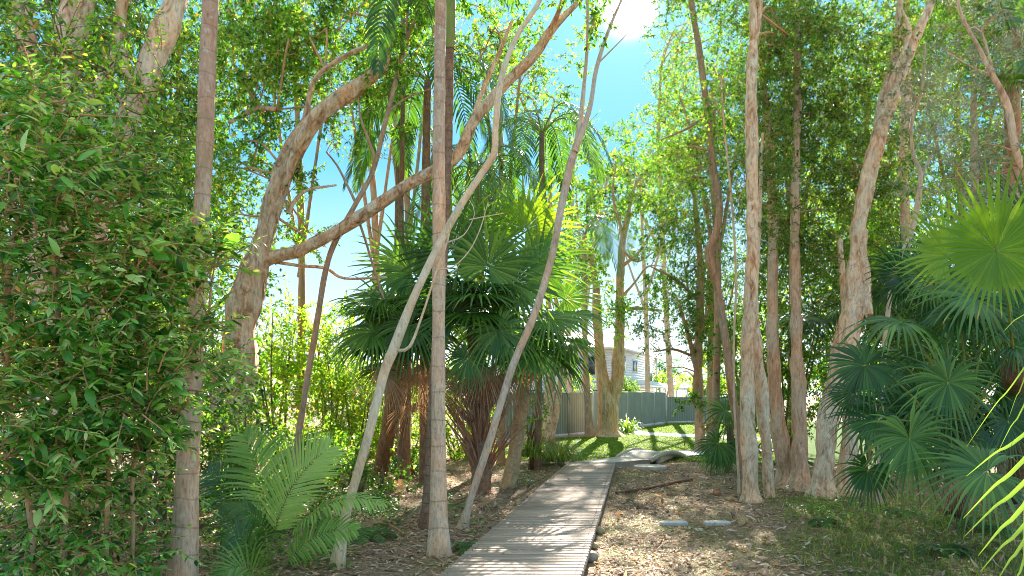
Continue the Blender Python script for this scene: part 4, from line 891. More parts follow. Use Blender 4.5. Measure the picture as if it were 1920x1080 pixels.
tree("paperbark_tree", "twin orange paperbark stems with a shaggy base beside the steel fence and boardwalk", "tree",
     [[(1029, 858, 20, 30), (1028, 820, 20, 24), (1027, 780, 20, 22), (1031, 740, 20, 22), (1034, 690, 20, 18), (1030, 600, 20, 13), (1022, 450, 20, 11), (1018, 260, 20, 9)], [(1032, 840, 20, 12), (1044, 770, 19.9, 12), (1052, 700, 19.9, 12), (1056, 640, 19.9, 10), (1034, 500, 20, 9), (1031, 300, 20, 8)]],
     'bark_paper', [(1040, 350, 20.4, 60, 70, 1., .9), (1060, 500, 20.4, 60, 80, 1., .8), (1000, 130, 20.4, 90, 70, 1.4, .8)], 'leaf_mid', .1, .9, rough=.25, flakes=160, sides=16, step=.08, flake_size=.14)
tree("leafy_tree", "dark glossy-leaved tree right of the leaning slender trunk, before the sky gap", "tree",
     [[(1092, 805, 37, 9), (1098, 600, 37, 8), (1120, 420, 37, 7), (1140, 330, 37, 5)], [(1102, 560, 37, 6), (1085, 430, 37, 5), (1080, 350, 37, 3)]],
     'bark_grey', [(1110, 370, 37, 45, 60, 1.8, 1.4), (1155, 385, 37, 60, 45, 1.8, 1.3), (1090, 470, 37, 30, 50, 1.5, 1.)], 'leaf_dark', .2, 1.4, sides=10, wr=.5)

# ------------------------------------------------------------------ fan palms, middle
def fan_palm(label, base, top, rbase, rtop, bark, leaves, group=None, dead=(), name="fan_palm", sides=16, pet=None, mats='fan'):
    t = thing(name, label, "palm", (base[0], base[1], 0), group); base = np.array(base, float); top = np.array(top, float)
    m = MB(); mid = (base + top) / 2 + [.04, 0, 0]
    tube(m, [(*(base - [0, 0, .05]), rbase), (*(base * .9 + mid * .1), rbase * .85), (*mid, (rbase + rtop) / 2 * .9), (*top, rtop)], sides, .06, .16, int(rng.integers(999)), .0, freq=(6, 8))
    m.build("trunk", M[bark], t, smooth=True)
    for (px, py, Y, tx, tz, nx_, ny_, nz_, Rpx, *o) in leaves:
        k = o[0] if o else {}
        hub = P(px, py, Y); tip = np.array([tx, k.get('ty', 0.0), tz]); nr = np.array([nx_, ny_, nz_])
        fan_leaf(t, hub, tip, nr, Rpx / F * Y, k.get('mat', mats), int(k.get('n', 40) * .86), k.get('sp', 290), k.get('split', .5), k.get('hang', .6), k.get('tone', rng.uniform(.25, .75)), top + rng.normal(0, .04, 3))
    for (px, py, Y, Rpx, tx) in dead:
        hub = P(px, py, Y)
        fan_leaf(t, hub, np.array([tx, rng.uniform(-.4, .1), -.8]), np.array([.1, -1, .3]), Rpx / F * Y, 'dead', 30, 200, .26, .95, rng.uniform(.3, .8), top, name="dead_frond", pet='dead_stalk')
    return t
def rnd_leaves(px, py, Y, n, spread, R, seed, lo=-.6, hi=1.0, hang=(.5, 1.0)):
    """fronds around a crown: hub on a shell about the crown centre, tips outward"""
    r = np.random.default_rng(seed); out = []
    for k in range(n):
        az = k * 2.39996 + r.uniform(-.3, .3); el = r.uniform(lo, hi)
        dx, dy, dz = math.cos(az) * math.cos(el), math.sin(az) * math.cos(el), math.sin(el)
        s = spread * r.uniform(.75, 1.1)
        out.append((px + dx * s, py - dz * s * .8, Y + dy * s / F * Y, dx, dz - .25, -dx * .4, -dy * .4 - .15, .85, R * r.uniform(.85, 1.1), {'ty': dy, 'hang': r.uniform(*hang), 'tone': r.uniform(.1, .8)}))
    return out
Yc = 13.3
LV = [(915, 500, 12.9, .35, 1, .1, -1, .25, 112, {'tone': .8, 'hang': .35}), (962, 532, 12.9, 1, .25, .1, -.9, .5, 118, {'hang': .5}), (845, 470, 13.2, .1, 1, 0, -1, .2, 125, {'hang': .3}),
      (772, 512, 13.2, -.75, .7, .1, -1, .3, 118, {'hang': .4}), (752, 500, 13.6, -.9, .35, .2, -.8, .5, 85, {'mat': 'fan_bright', 'hang': .5}), (712, 560, 12.9, -1, .15, .1, -.5, .9, 85, {'hang': .7}),
      (1030, 598, 12.8, 1, -.1, .1, -.5, .9, 110, {'hang': .9}), (1060, 640, 13.2, 1, -.1, 0, -.4, .9, 85, {'hang': .9}), (878, 672, 12.3, -.1, -.6, 0, -.6, .8, 70, {'hang': 1.1, 'sp': 320}),
      (1000, 655, 12.8, .7, -.6, .1, -.7, .7, 115, {'hang': 1.1}), (700, 622, 12.9, -1, -.2, 0, -.6, .8, 110, {'hang': .9}), (770, 610, 12.6, -.5, -.4, 0, -.8, .6, 115, {'hang': .9}), (850, 590, 12.6, -.2, .6, .1, -.9, .4, 100, {'hang': .5}),
      (985, 430, 13.8, .5, .9, -.1, -1, .2, 110, {'mat': 'fan_bright', 'hang': .3}), (905, 430, 14.2, -.1, 1, 0, -1, .2, 100, {'hang': .3}), (1010, 500, 13.4, 1, .5, 0, -.9, .4, 110, {'hang': .5}), (1075, 590, 13.6, 1, 0, 0, -.4, .9, 70, {'hang': .7}),
      (935, 620, 12.4, .3, -.5, 0, -.8, .5, 95, {'hang': 1.}), (1060, 560, 14, .9, .3, 0, -.8, .5, 90, {'hang': .5})]
base_c = G(903, 925); top_c = P(892, 620, 13.3)
LV += rnd_leaves(890, 590, 13.5, 16, 95, 105, 3, -.5, .9)
fc = fan_palm("large fan palm in the middle with a brown skirt of dead stalks", base_c, top_c, .2, .16, 'bark_palm_dark', LV,
     dead=[(880, 700, 12.9, 95, -.2), (930, 705, 12.9, 100, .15), (985, 690, 13, 95, .6), (835, 690, 13.1, 85, -.5), (905, 690, 12.7, 90, 0), (955, 700, 13, 80, .3), (860, 720, 13.0, 85, -.1)])
# skirt of old leaf stalks, each one a part
for k in range(110):
    z0 = rng.uniform(.05, 1.5); az = rng.uniform(0, 2 * np.pi); el = math.radians(rng.uniform(48, 72) - z0 * 6)
    c = base_c * (1 - z0 / 3) + top_c * (z0 / 3); c[2] = z0 if z0 > .05 else .05
    d = np.array([math.cos(az) * math.cos(el), math.sin(az) * math.cos(el), math.sin(el)]); Ls = rng.uniform(.55, 1.35)
    p0 = c + d * .1; p1 = c + d * Ls * .55 + [0, 0, .03]; p2 = c + d * Ls
    m = MB(); tube(m, [(*p0, .026), (*p1, .016), (*p2, .009)], 5, .2); m.build("dead_stalk", M['dead_stalk'], fc, smooth=True)

b2 = G(712, 893); t2 = P(752, 640, 13.7)
fan_palm("fan palm with a dark leaning trunk and dead orange fronds behind the pale kinked trunk", b2, t2, .2, .16, 'bark_palm_dark',
     [(700, 640, 13.2, -1, -.1, 0, -.6, .8, 90, {'hang': .8}), (790, 640, 13.3, .8, -.2, 0, -.6, .8, 90, {'hang': .8}), (730, 590, 13.5, -.6, .6, .1, -.8, .4, 95), (800, 575, 13.6, .7, .6, 0, -.9, .4, 90), (720, 690, 13.2, -.9, -.1, 0, -.4, .9, 75, {'hang': .9})] + rnd_leaves(745, 620, 13.9, 8, 70, 85, 9, -.4, .8),
     dead=[(725, 706, 12.8, 78, -.9), (720, 706, 12.9, 60, .7), (775, 690, 13.2, 70, .3), (800, 700, 13.2, 80, .1), (795, 690, 13.5, 75, -.4), (770, 760, 13.6, 70, .3), (780, 700, 13.8, 90, .5), (745, 900, 12.2, 35, .1)])
t, _ = ring_palm("thin orange-brown palm trunk in the dead fronds left of the middle palm", [(757, 868, 15, 30), (760, 800, 15, 24), (762, 690, 15, 21), (757, 560, 15, 15), (752, 400, 15.2, 12), (755, 240, 15.4, 10), (757, -120, 15.6, 9)], 'bark_palm_dark', 12, .14, crown=7, L=1.8)
b3 = G(953, 915); t3 = P(985, 690, 13.9)
fan_palm("fan palm with a pale green-grey trunk between the brown skirt and the fence", b3, t3, .17, .115, 'bark_green', rnd_leaves(1000, 650, 14.1, 9, 60, 80, 21, -.5, .7, (.8, 1.2)))

# tall feather palms behind the middle
for (label, st, c, nf, L, az, hg) in (
    ("tall feather palm with brown trunk directly behind the middle ringed palm", [(798, 880, 14.5, 28), (797, 600, 14.5, 22), (798, 420, 14.5, 22), (800, 250, 14.6, 18), (802, 150, 14.6, 15)], None, 10, 2.1, .2, 1.2),
    ("feather palm with twin-looking thin trunk in the middle distance under the leaning limb", [(1008, 850, 17, 16), (1012, 600, 17, 14), (1014, 400, 17, 12), (1016, 250, 17, 11)], None, 9, 2.0, 1.1, 1.0),
    ("feather palm whose fronds hang behind the kinked leaning trunk", [(905, 860, 16, 20), (902, 600, 16, 18), (898, 420, 16, 16), (894, 330, 16, 14)], None, 11, 2.1, 2.4, 1.3)):
    t, tp = ring_palm(label, st, 'bark_palm_dark', 12, .16, group="feather palms behind the middle")
    feather_crown(t, tp, nf, L, L * .26, az, hang=hg, W=.04)
t, tp = ring_palm("feather palm with drooping fronds behind the long paperbark limb at left", [(742, 880, 17, 14), (742, 600, 17, 12), (745, 400, 17, 11), (748, 260, 17, 10)], 'bark_palm_dark', 12, .16, group="feather palms behind the middle")
feather_crown(t, tp, 8, 1.8, .45, .7, hang=1.1)

# shaggy grass clump at the foot of the twin stems
def grass_clump(label, c, n, L, W, mat, spread, group=None, name="grass_clump", hang=1.2):
    m = MB(); az = rng.uniform(0, 2 * np.pi, n); rr = spread * np.sqrt(rng.random(n)) * .5
    p = np.stack([c[0] + rr * np.cos(az), c[1] + rr * np.sin(az), np.full(n, .0 + (c[2] if len(c) > 2 else 0))], 1)
    el = rng.uniform(.7, 1.45, n); d = np.stack([np.cos(az) * np.cos(el), np.sin(az) * np.cos(el), np.sin(el)], 1)
    blades(m, p, d, np.stack([-np.cos(az), -np.sin(az), np.ones(n)], 1), L * rng.uniform(.5, 1.1, n), W, hang * rng.uniform(.5, 1.3, n), rng.random(n), us=(0, .3, .6, .85, 1), ws=(.7, 1, .8, .5, .05))
    return tag(m.build(name, M[mat], origin=np.array([c[0], c[1], 0])), label, "grass", group)
c = G(1010, 868); grass_clump("shaggy straw-brown grass clump at the foot of the twin orange stems", (c[0], c[1], .35), 900, .75, .012, 'straw', .7, hang=1.9)
c = G(1045, 872); grass_clump("green grass clump at the left edge of the boardwalk before the lawn", (c[0], c[1], 0.1), 700, .8, .014, 'grass', .6)
c = G(1000, 880); grass_clump("drooping green grass clump left of the straw-brown one", (c[0], c[1], .3), 500, .7, .014, 'grass', .6)
c = G(1165, 812); grass_clump("yellow strappy plant growing at the foot of the forked paperbark by the fence", (c[0] + .3, c[1], 0), 90, 1.0, .05, 'strap', .5, name="strappy_plant")
# ------------------------------------------------------------------ fan palms, right
bR = G(1790, 960, 0); tR = P(1775, 720, 7.4)
R_L = [(1622, 685, 7.3, -.75, -.25, -.1, -.85, .55, 100, {'hang': .7, 'sp': 330, 'n': 48}), (1778, 717, 6.6, -.2, -.55, .0, -.72, .7, 118, {'hang': .75, 'sp': 345, 'n': 54}),
       (1705, 823, 6.5, .15, -.8, -.05, -.85, .55, 125, {'hang': .8, 'sp': 330, 'n': 52, 'tone': .85}), (1628, 882, 6.9, -.3, -.9, 0, -.8, .5, 78, {'hang': 1.0, 'sp': 300}),
       (1850, 885, 6.0, -1, -.2, .1, -.7, .7, 150, {'hang': .8, 'sp': 300, 'n': 48, 'tone': .7}), (1690, 605, 7.5, -.7, .0, 0, -.35, .95, 125, {'hang': 1.0, 'sp': 300}),
       (1800, 585, 7.3, .2, .1, 0, -.35, .95, 125, {'hang': 1.1, 'sp': 320}), (1640, 790, 7.2, -.9, -.1, 0, -.7, .7, 95, {'hang': .8}), (1890, 790, 6.6, .2, -.7, 0, -.85, .5, 110, {'hang': .9, 'n': 48}),
       (1905, 650, 7.2, .6, -.2, 0, -.6, .8, 110, {'hang': .9}), (1720, 760, 7.6, -.3, -.3, 0, -.7, .7, 110, {'hang': .9}), (1760, 560, 8.2, -.3, .9, 0, -1, .3, 120, {'hang': .4, 'tone': .6}), (1690, 520, 8.6, -.6, .7, 0, -.9, .4, 90, {'hang': .5}),
       (1850, 610, 8, .3, .6, 0, -.9, .4, 115, {'hang': .6}), (1790, 830, 7.4, .3, -.6, 0, -.8, .6, 110, {'hang': 1.0}), (1600, 740, 7.8, -.8, -.3, 0, -.7, .7, 75, {'hang': .9}), (1870, 720, 7.8, .3, .2, 0, -.8, .6, 110, {'hang': .8}),
       (1700, 690, 8.2, -.5, .1, 0, -.7, .7, 105, {'hang': .9}), (1745, 650, 8.3, 0, .4, 0, -.9, .5, 110, {'hang': .7})] + rnd_leaves(1770, 760, 8.0, 9, 90, 110, 77, -.7, .6, (.8, 1.2))
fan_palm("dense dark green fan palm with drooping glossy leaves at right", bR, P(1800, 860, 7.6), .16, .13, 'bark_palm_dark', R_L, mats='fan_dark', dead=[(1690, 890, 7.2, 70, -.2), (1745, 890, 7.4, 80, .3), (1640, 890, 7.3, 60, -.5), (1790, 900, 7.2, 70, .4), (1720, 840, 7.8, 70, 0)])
bR2 = G(1900, 940); 
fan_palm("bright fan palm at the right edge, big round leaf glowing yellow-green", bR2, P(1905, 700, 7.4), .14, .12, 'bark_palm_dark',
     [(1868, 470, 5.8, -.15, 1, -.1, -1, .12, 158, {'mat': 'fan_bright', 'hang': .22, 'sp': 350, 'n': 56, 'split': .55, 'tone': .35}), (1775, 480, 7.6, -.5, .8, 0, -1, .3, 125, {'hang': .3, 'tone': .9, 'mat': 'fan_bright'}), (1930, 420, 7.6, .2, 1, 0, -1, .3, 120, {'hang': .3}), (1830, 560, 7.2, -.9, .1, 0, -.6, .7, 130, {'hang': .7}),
      (1740, 520, 8.2, -.9, .5, 0, -.8, .5, 100, {'hang': .5}), (1905, 600, 7.4, .1, .2, 0, -.6, .8, 125, {'hang': .9})])
c = G(1365, 885); fan_palm("small drooping fan palm behind the brown kinked trunk by the lawn", c, P(1368, 800, 16.3), .1, .08, 'bark_palm_dark',
     [(1345, 832, 16, -.6, -.5, 0, -.7, .7, 62, {'hang': 1.1}), (1360, 770, 16.2, -.6, .1, 0, -.7, .7, 62, {'hang': .9}), (1390, 830, 16.3, .3, -.5, 0, -.8, .6, 55, {'hang': 1.}), (1395, 750, 16.6, .3, .5, 0, -.9, .5, 60), (1352, 855, 16.2, -.4, -.8, 0, -.8, .4, 45, {'hang': 1.})], dead=[(1318, 800, 17, 30, -1), (1325, 800, 17, 28, 1)])
c = G(1655, 905); fan_palm("fan palm in the shade behind the large leaning paperbark", c, P(1665, 560, 14.3), .12, .1, 'bark_palm_dark', rnd_leaves(1670, 540, 14.3, 11, 60, 85, 31, -.5, .9) + rnd_leaves(1540, 600, 15.5, 6, 50, 70, 33, -.5, .9), dead=[(1650, 560, 14, 55, .6), (1640, 560, 14, 50, -.5)])
c = G(1880, 905); fan_palm("dark fan palm high at the right edge", c, P(1900, 60, 10), .12, .1, 'bark_brown', [(1880, 30, 10, -.9, .2, 0, -.6, .8, 90, {'hang': .6}), (1900, 150, 9.8, -1, .05, 0, -.25, 1, 95, {'hang': .35}), (1860, -20, 10, -.9, -.3, 0, -.6, .8, 90), (1935, 30, 10, .5, .6, 0, -.8, .5, 90), (1925, 110, 10, .2, -.7, 0, -.9, .4, 80)])

# strap-leaved plant close to the camera at right
sp_t = thing("strap_leaf_plant", "long yellow-green strap leaves reaching in at the lower right edge", "plant", (2.35, 2.5, 0))
root = np.array([2.35, 2.5, .1])
for k, (ex, ey, tx, ty, w) in enumerate(((1920, 815, 1812, 893, 15), (1920, 862, 1806, 972, 17), (1920, 905, 1808, 1006, 18), (1920, 948, 1834, 1042, 20), (1920, 985, 1838, 1072, 18), (1920, 712, 1892, 782, 9), (1920, 590, 1882, 622, 7), (1920, 1015, 1868, 1092, 18), (1920, 1050, 1895, 1120, 16), (1920, 690, 1812, 838, 6), (1920, 760, 1870, 850, 8))):
    Yt = 2.25 + .06 * (k % 3); e = P(ex, ey, Yt + .05); tpp = P(tx, ty, Yt); dd = e - tpp
    c1 = e + dd * 2.2 + [0, .05, .02]; c0 = root * .45 + c1 * .55 + [.12, .02, .1]
    S = spline([(*root, 1), (*c0, 1), (*c1, 1), (*e, 1), (*(e * .5 + tpp * .5 + [0, 0, .008]), 1), (*tpp, 1)], .03)[:, :3]
    T = unit(np.gradient(S, axis=0)); u = np.linspace(0, 1, len(S)); wd = w / F * Yt * .52 * np.minimum(1, (1 - u) * 4.5 + .03) * np.minimum(1, .5 + u * 2)
    sd = unit(np.cross(T, [0, -1, .5])); up = np.cross(sd, T); V = np.stack([S - sd * wd[:, None], S - up * wd[:, None] * .35, S + sd * wd[:, None]], 1).reshape(-1, 3)
    Q = []
    for i in range(len(S) - 1):
        for q in (0, 1): Q.append([i * 3 + q, i * 3 + q + 1, i * 3 + 4 + q, i * 3 + 3 + q])
    m = MB(); m.add(V, Q, np.clip(.3 + .5 * u, 0, 1)[:, None].repeat(3, 1).ravel()); m.build("leaf", M['strap'], sp_t, smooth=True)

# ------------------------------------------------------------------ palm seedling at lower left
sd = thing("palm_seedling", "young feather palm with a bright upright frond at the lower left", "palm", (*G(497, 1085)[:2], 0))
Ys = F * H / (1085 - HY)
def Q_(*pts): return [P(a, b, Ys + o) for a, b, o in pts]
pinnate(sd, Q_((500, 1060, 0), (512, 1010, -.05), (528, 955, -.1), (556, 900, -.1), (590, 862, -.05), (618, 838, 0)), .46, 36, 'seedling', .024, .15, (-.25, -1, .35), .75, .1, 1.0, .28, .008)
pinnate(sd, Q_((498, 1060, 0), (500, 980, .3), (494, 920, .5), (480, 862, .6), (458, 815, .7)), .48, 28, 'seedling', .03, .35, (0, -1, .4), .6, .1, .5, .3, .008)
pinnate(sd, Q_((502, 1060, 0), (535, 1010, -.1), (575, 972, -.2), (620, 944, -.25), (670, 934, -.3), (722, 944, -.35)), .3, 28, 'seedling', .026, .6, (0, -.3, 1), .6, .1, .6, .35, .008)
pinnate(sd, Q_((518, 1085, -.1), (545, 1045, -.3), (580, 1012, -.4), (625, 995, -.45), (668, 994, -.5)), .26, 26, 'seedling', .024, .3, (0, -.8, .6), .6, .1, .3, .3, .008)
pinnate(sd, Q_((497, 1060, 0), (498, 1000, -.1), (482, 972, -.15), (450, 950, -.2), (420, 945, -.25)), .3, 24, 'pinnate', .026, .9, (0, -.4, 1), .6, .1, .5, .35, .008)
pinnate(sd, Q_((495, 1085, 0), (480, 1040, -.3), (452, 1010, -.4), (430, 1000, -.45), (415, 1012, -.5)), .26, 22, 'pinnate', .024, .7, (0, -.8, .6), .6, .1, .5, .3, .008)
pinnate(sd, Q_((495, 1110, -.3), (476, 1075, -.6), (452, 1062, -.7), (428, 1068, -.8), (410, 1085, -.85)), .3, 26, 'seedling', .024, .4, (.1, -.9, .5), .6, .1, .2, .2, .008)
pinnate(sd, Q_((500, 1060, 0), (475, 1000, .3), (450, 950, .5), (415, 900, .6), (390, 880, .7)), .4, 24, 'pinnate', .026, .5, (0, -1, .4), .6, .1, .4, .35, .008)

# ------------------------------------------------------------------ left foreground shrub
# one leaf as a mesh of its own, bent and folded, in four shapes
LEAFM = []
for k, (mat, wr) in enumerate((('leaf_shrub', .34), ('leaf_shrub', .42), ('leaf_shrub', .38), ('leaf_shrub', .5), ('leaf_shrub', .36), ('leaf_shrub', .4))):
    m = MB(); blades(m, np.zeros((1, 3)), np.array([[1., 0, .15]]), np.array([[0, 0, 1.]]), 1.0, wr, .25 + .1 * (k % 3), [.12, .3, .5, .65, .85, .94][k], us=(0, .12, .35, .6, .85, 1), ws=(.06, .45, 1, .95, .45, .03), fold=.35)
    o = m.build("leaf", M[mat]); LEAFM.append(o.data); bpy.data.objects.remove(o)
ORG.clear() if False else None
def sprays(tmb, lmb, starts, dirs, lens, L, wr, k=14, tonec=.5, single=None, big=True):
    """arching leafy shoots: leaves set alternately along each"""
    for s, d, ln in zip(starts, dirs, lens):
        d = unit(d); e = s + d * ln; mid = (s + e) / 2 + rng.normal(size=3) * ln * .08 + [0, 0, .06 * ln]
        tw_ = min(1, L / .11) ** 1.6
        S = spline([(*s, .007 * tw_), (*mid, .005 * tw_), (*e, .0022 * tw_)], ln / 5)
        tube(tmb, S, 4, sp=False)
        n = k; u = np.linspace(.15, 1, n) + rng.normal(0, .02, n); Lc = np.linspace(0, 1, len(S))
        pos = np.stack([np.interp(u, Lc, S[:, q]) for q in range(3)], 1)
        side = unit(np.cross(d, rng.normal(size=3) * .25 + [0, 0, 1])); sg = np.where(np.arange(n) % 2, 1, -1)[:, None]
        dd = unit(d * .7 + side * sg * rng.uniform(.5, 1.1, (n, 1)) + rng.normal(0, .25, (n, 3)) + [0, 0, -.15])
        nr = unit(rng.normal(size=(n, 3)) * .4 + [0, -.25, 1])
        LL = L * rng.uniform(.6, 1.2, n) * (1 - .45 * u ** 3); tn = np.clip(rng.beta(.95, .9, n) * .9 + tonec * .2 + (u > .85) * .25, 0, .97); tn[rng.random(n) < .015] = 1
        blades(lmb, pos, dd, nr, LL, LL * wr, rng.uniform(0, .7, n), tn, us=(0, .27, .68, 1), ws=(.1, .95, .85, .04), fold=.3)
def big_shrub(label, vols, L, wr, stems, nind=0, tonec=.4, name="leafy_shrub", mat='leaf_shrub', k=13, lean=(.55, -.35, .25)):
    base = stems[0][0]; g0 = G(base[0], HY + F * H / base[2]); t = thing(name, label, "shrub", (g0[0], g0[1], 0))
    nodes = []
    for s in stems:
        m = MB(); s = root_down(list(s)); C, R, T, A, B = tube(m, stem_pts(s), 8, .08, .1, int(rng.integers(999))); nodes.append(np.column_stack([C, R])); m.build("stem", M['twig'], t, smooth=True)
    nodes = np.vstack(nodes); lm = MB(); tm = MB(); cand = []
    for (px, py, Y, rx, ry, rd, n) in vols:
        c = P(px, py, Y); rad = np.array([rx / F * Y, rd, ry / F * Y]); u = rand_dirs(n) * (rng.random(n) ** .4)[:, None]
        st = c + u * rad; dr = rng.normal(size=(n, 3)) * .5 + np.array(lean); ln = rng.uniform(.2, .48, n)
        sprays(tm, lm, st, dr, ln, L, wr, k, tonec)
        for q in range(n):
            if rng.random() < (.3 if L > .08 else .1):
                dd = np.linalg.norm(nodes[:, :3] - st[q], axis=1); b = nodes[np.argmin(dd)]
                tube(tm, [(*b[:3], .008), (*((b[:3] + st[q]) / 2 + rng.normal(size=3) * .06), .006), (*st[q], .005)], 5, .15)
        f = (u[:, 1] < -.1); cand.append((st[f], dr[f]))
    if nind:
        cs = np.vstack([a for a, b in cand]); ds = np.vstack([b for a, b in cand])
        for q in range(nind):
            j = rng.integers(len(cs)); p = cs[j] + unit(ds[j]) * rng.uniform(.05, .3) + rng.normal(size=3) * .03
            x = unit(ds[j] + rng.normal(size=3) * .6 + [0, 0, -.2]); z = unit(rng.normal(size=3) * .4 + [0, -.7, .8]); yv = unit(np.cross(z, x)); z = np.cross(x, yv)
            o = bpy.data.objects.new("leaf", LEAFM[int(rng.integers(len(LEAFM)))]); COL.objects.link(o); o.parent = t
            s = L * rng.uniform(1.0, 1.5); Mx = Matrix.Identity(4)
            for r_ in range(3): Mx[r_][0] = x[r_] * s; Mx[r_][1] = yv[r_] * s; Mx[r_][2] = z[r_] * s; Mx[r_][3] = p[r_] - ORG[t.name][r_]
            o.matrix_basis = Mx
    tag(lm.build("foliage", M[mat], t), kind="stuff"); tag(tm.build("twigs", M['twig'] if mat == 'leaf_shrub' else M['twig_dark'], t), kind="stuff")
    return t
big_shrub("large leafy shrub filling the left side, long green leaves on brown sprays", 
     [(130, 860, 5.4, 150, 70, .4, 80), (50, 250, 5.3, 110, 90, .4, 70), (190, 340, 5.7, 110, 60, .35, 50), (110, 640, 5.3, 190, 160, .45, 220), (60, 400, 5.1, 130, 110, .45, 130), (250, 500, 5.5, 150, 100, .4, 135), (230, 720, 5.3, 140, 120, .4, 125), (70, 830, 5.0, 120, 120, .4, 100), (370, 475, 5.7, 60, 30, .3, 20), (345, 630, 5.7, 70, 50, .35, 28), (420, 700, 6.6, 50, 60, .3, 26), (310, 800, 5.6, 50, 50, .3, 14), (-60, 620, 4.8, 80, 220, .4, 60)],
     .115, .3, [[(120, 1000, 5.3, 14), (125, 800, 5.3, 12), (110, 600, 5.2, 10), (90, 400, 5.1, 8)], [(200, 1000, 5.5, 10), (210, 800, 5.5, 9), (250, 560, 5.5, 7)], [(60, 1000, 5.2, 12), (20, 760, 5.1, 12), (15, 520, 5., 12), (35, 400, 5., 8)], [(250, 1000, 5.6, 9), (255, 850, 5.6, 9), (330, 700, 5.6, 6), (390, 600, 5.8, 4)]], nind=300)
big_shrub("climbing vine of smaller leaves draped over the trunks at top left",
     [(120, 250, 6.2, 170, 140, .45, 200), (60, 80, 6.4, 110, 110, .4, 90), (260, 330, 6.6, 110, 110, .4, 120), (200, 110, 6.8, 110, 110, .4, 80), (320, 260, 7.2, 60, 130, .4, 80)],
     .07, .42, [[(150, 1000, 6.5, 8), (140, 600, 6.4, 7), (130, 300, 6.3, 6), (120, 100, 6.3, 4)], [(220, 1000, 6.8, 8), (240, 600, 6.7, 7), (280, 350, 6.6, 5), (200, 130, 6.8, 4)]], tonec=.3, name="climbing_vine", mat='leaf_mid', lean=(.1, -.2, -.3), k=14)
big_shrub("low dark-leaved shrub at the foot of the left palm trunk",
     [(100, 950, 5.8, 190, 100, .5, 170), (260, 940, 6.4, 90, 90, .4, 60), (60, 1050, 5.2, 170, 70, .4, 110), (230, 1050, 5.6, 90, 50, .3, 40)],
     .085, .38, [[(150, 1050, 6, 8), (150, 950, 6, 6), (130, 900, 6, 4)], [(260, 1050, 6.4, 8), (270, 900, 6.4, 6)]], tonec=.2, mat='leaf_shrub', lean=(.2, -.2, -.1))

# ------------------------------------------------------------------ shrubs behind
def bush(name, label, c, rad, L, leaf, cover, stems=5, group=None, twig='twig_dark', per=40, cat="shrub", droop=.2, wr=.5):
    c = np.asarray(c, float); t = thing(name, label, cat, (c[0], c[1], 0), group); m = MB(); nodes = []
    for k in range(stems):
        a = rng.uniform(0, 6.28); e = c + np.array([math.cos(a) * rad[0] * .5, math.sin(a) * rad[1] * .5, rad[2] * rng.uniform(.2, .7)])
        C, R, *_ = tube(m, [(c[0] + rng.normal() * .15, c[1] + rng.normal() * .1, -.03, .03), (*((e + [c[0], c[1], 0]) / 2 + rng.normal(size=3) * .1), .022), (*e, .01)], 7, .15, .1); nodes.append(np.column_stack([C, R]))
    m.build("stems", M[twig], t, smooth=True); lm = MB(); tm = MB()
    foliage(lm, tm, c, rad, L, cover, np.vstack(nodes), wr=wr, per=per, droop=droop)
    tag(lm.build("foliage", M[leaf], t), kind="stuff"); tag(tm.build("branches", M[twig], t), kind="stuff"); return t
def bush_px(name, label, px, py, Y, rx, ry, rd, L, leaf, cover, **k): return bush(name, label, P(px, py, Y), (rx / F * Y, rd, ry / F * Y), L, leaf, cover, **k)
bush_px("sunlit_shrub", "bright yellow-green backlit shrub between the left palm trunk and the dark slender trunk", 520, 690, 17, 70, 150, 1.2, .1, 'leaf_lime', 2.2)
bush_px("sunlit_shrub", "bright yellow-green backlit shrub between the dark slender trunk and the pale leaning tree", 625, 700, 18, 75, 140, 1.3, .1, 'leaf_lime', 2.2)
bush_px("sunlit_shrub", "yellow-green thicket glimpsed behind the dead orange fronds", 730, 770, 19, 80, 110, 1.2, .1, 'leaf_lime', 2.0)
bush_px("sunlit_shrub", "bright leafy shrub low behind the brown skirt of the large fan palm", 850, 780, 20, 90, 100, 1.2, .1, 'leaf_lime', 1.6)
bush_px("green_shrub", "mid-green shrub under the massive twisted paperbark", 560, 850, 13.5, 90, 70, .8, .075, 'leaf_mid', 1.5)
bush_px("green_shrub", "green shrub left of the bright upright palm frond", 440, 850, 10.5, 80, 110, .7, .07, 'leaf_mid', 1.5)
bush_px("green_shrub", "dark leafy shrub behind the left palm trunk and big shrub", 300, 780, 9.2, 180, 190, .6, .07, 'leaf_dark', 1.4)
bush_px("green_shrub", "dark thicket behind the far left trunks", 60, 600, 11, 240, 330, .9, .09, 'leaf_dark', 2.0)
bush_px("green_shrub", "leafy thicket behind the left palm trunk", 330, 520, 14.5, 170, 300, 1., .1, 'leaf_mid', 1.9)
bush_px("green_shrub", "green understorey shrub at the foot of the pale leaning tree", 690, 905, 11.5, 80, 45, .6, .07, 'leaf_dark', 1.2)
bush_px("green_shrub", "shrubby growth right of the pale palm trunk before the fence", 1000, 790, 17, 30, 40, .5, .08, 'leaf_mid', .9)
bush_px("sunlit_shrub", "dense lime shrub just left of the dead orange fronds", 670, 780, 17.5, 70, 90, 1.0, .1, 'leaf_lime', 2.2)
bush_px("green_shrub", "dense mid-green shrub at the foot of the dark slender trunk", 600, 860, 13.2, 90, 50, .7, .08, 'leaf_mid', 2.0)
bush_px("green_shrub", "green shrub in the gap between the pale kinked trunk and middle ringed palm", 765, 850, 15.8, 60, 50, .7, .09, 'leaf_mid', 1.6)
bush_px("green_shrub", "low dark green shrub right behind the seedling palm", 500, 930, 10.2, 110, 50, .6, .07, 'leaf_dark', 1.6)
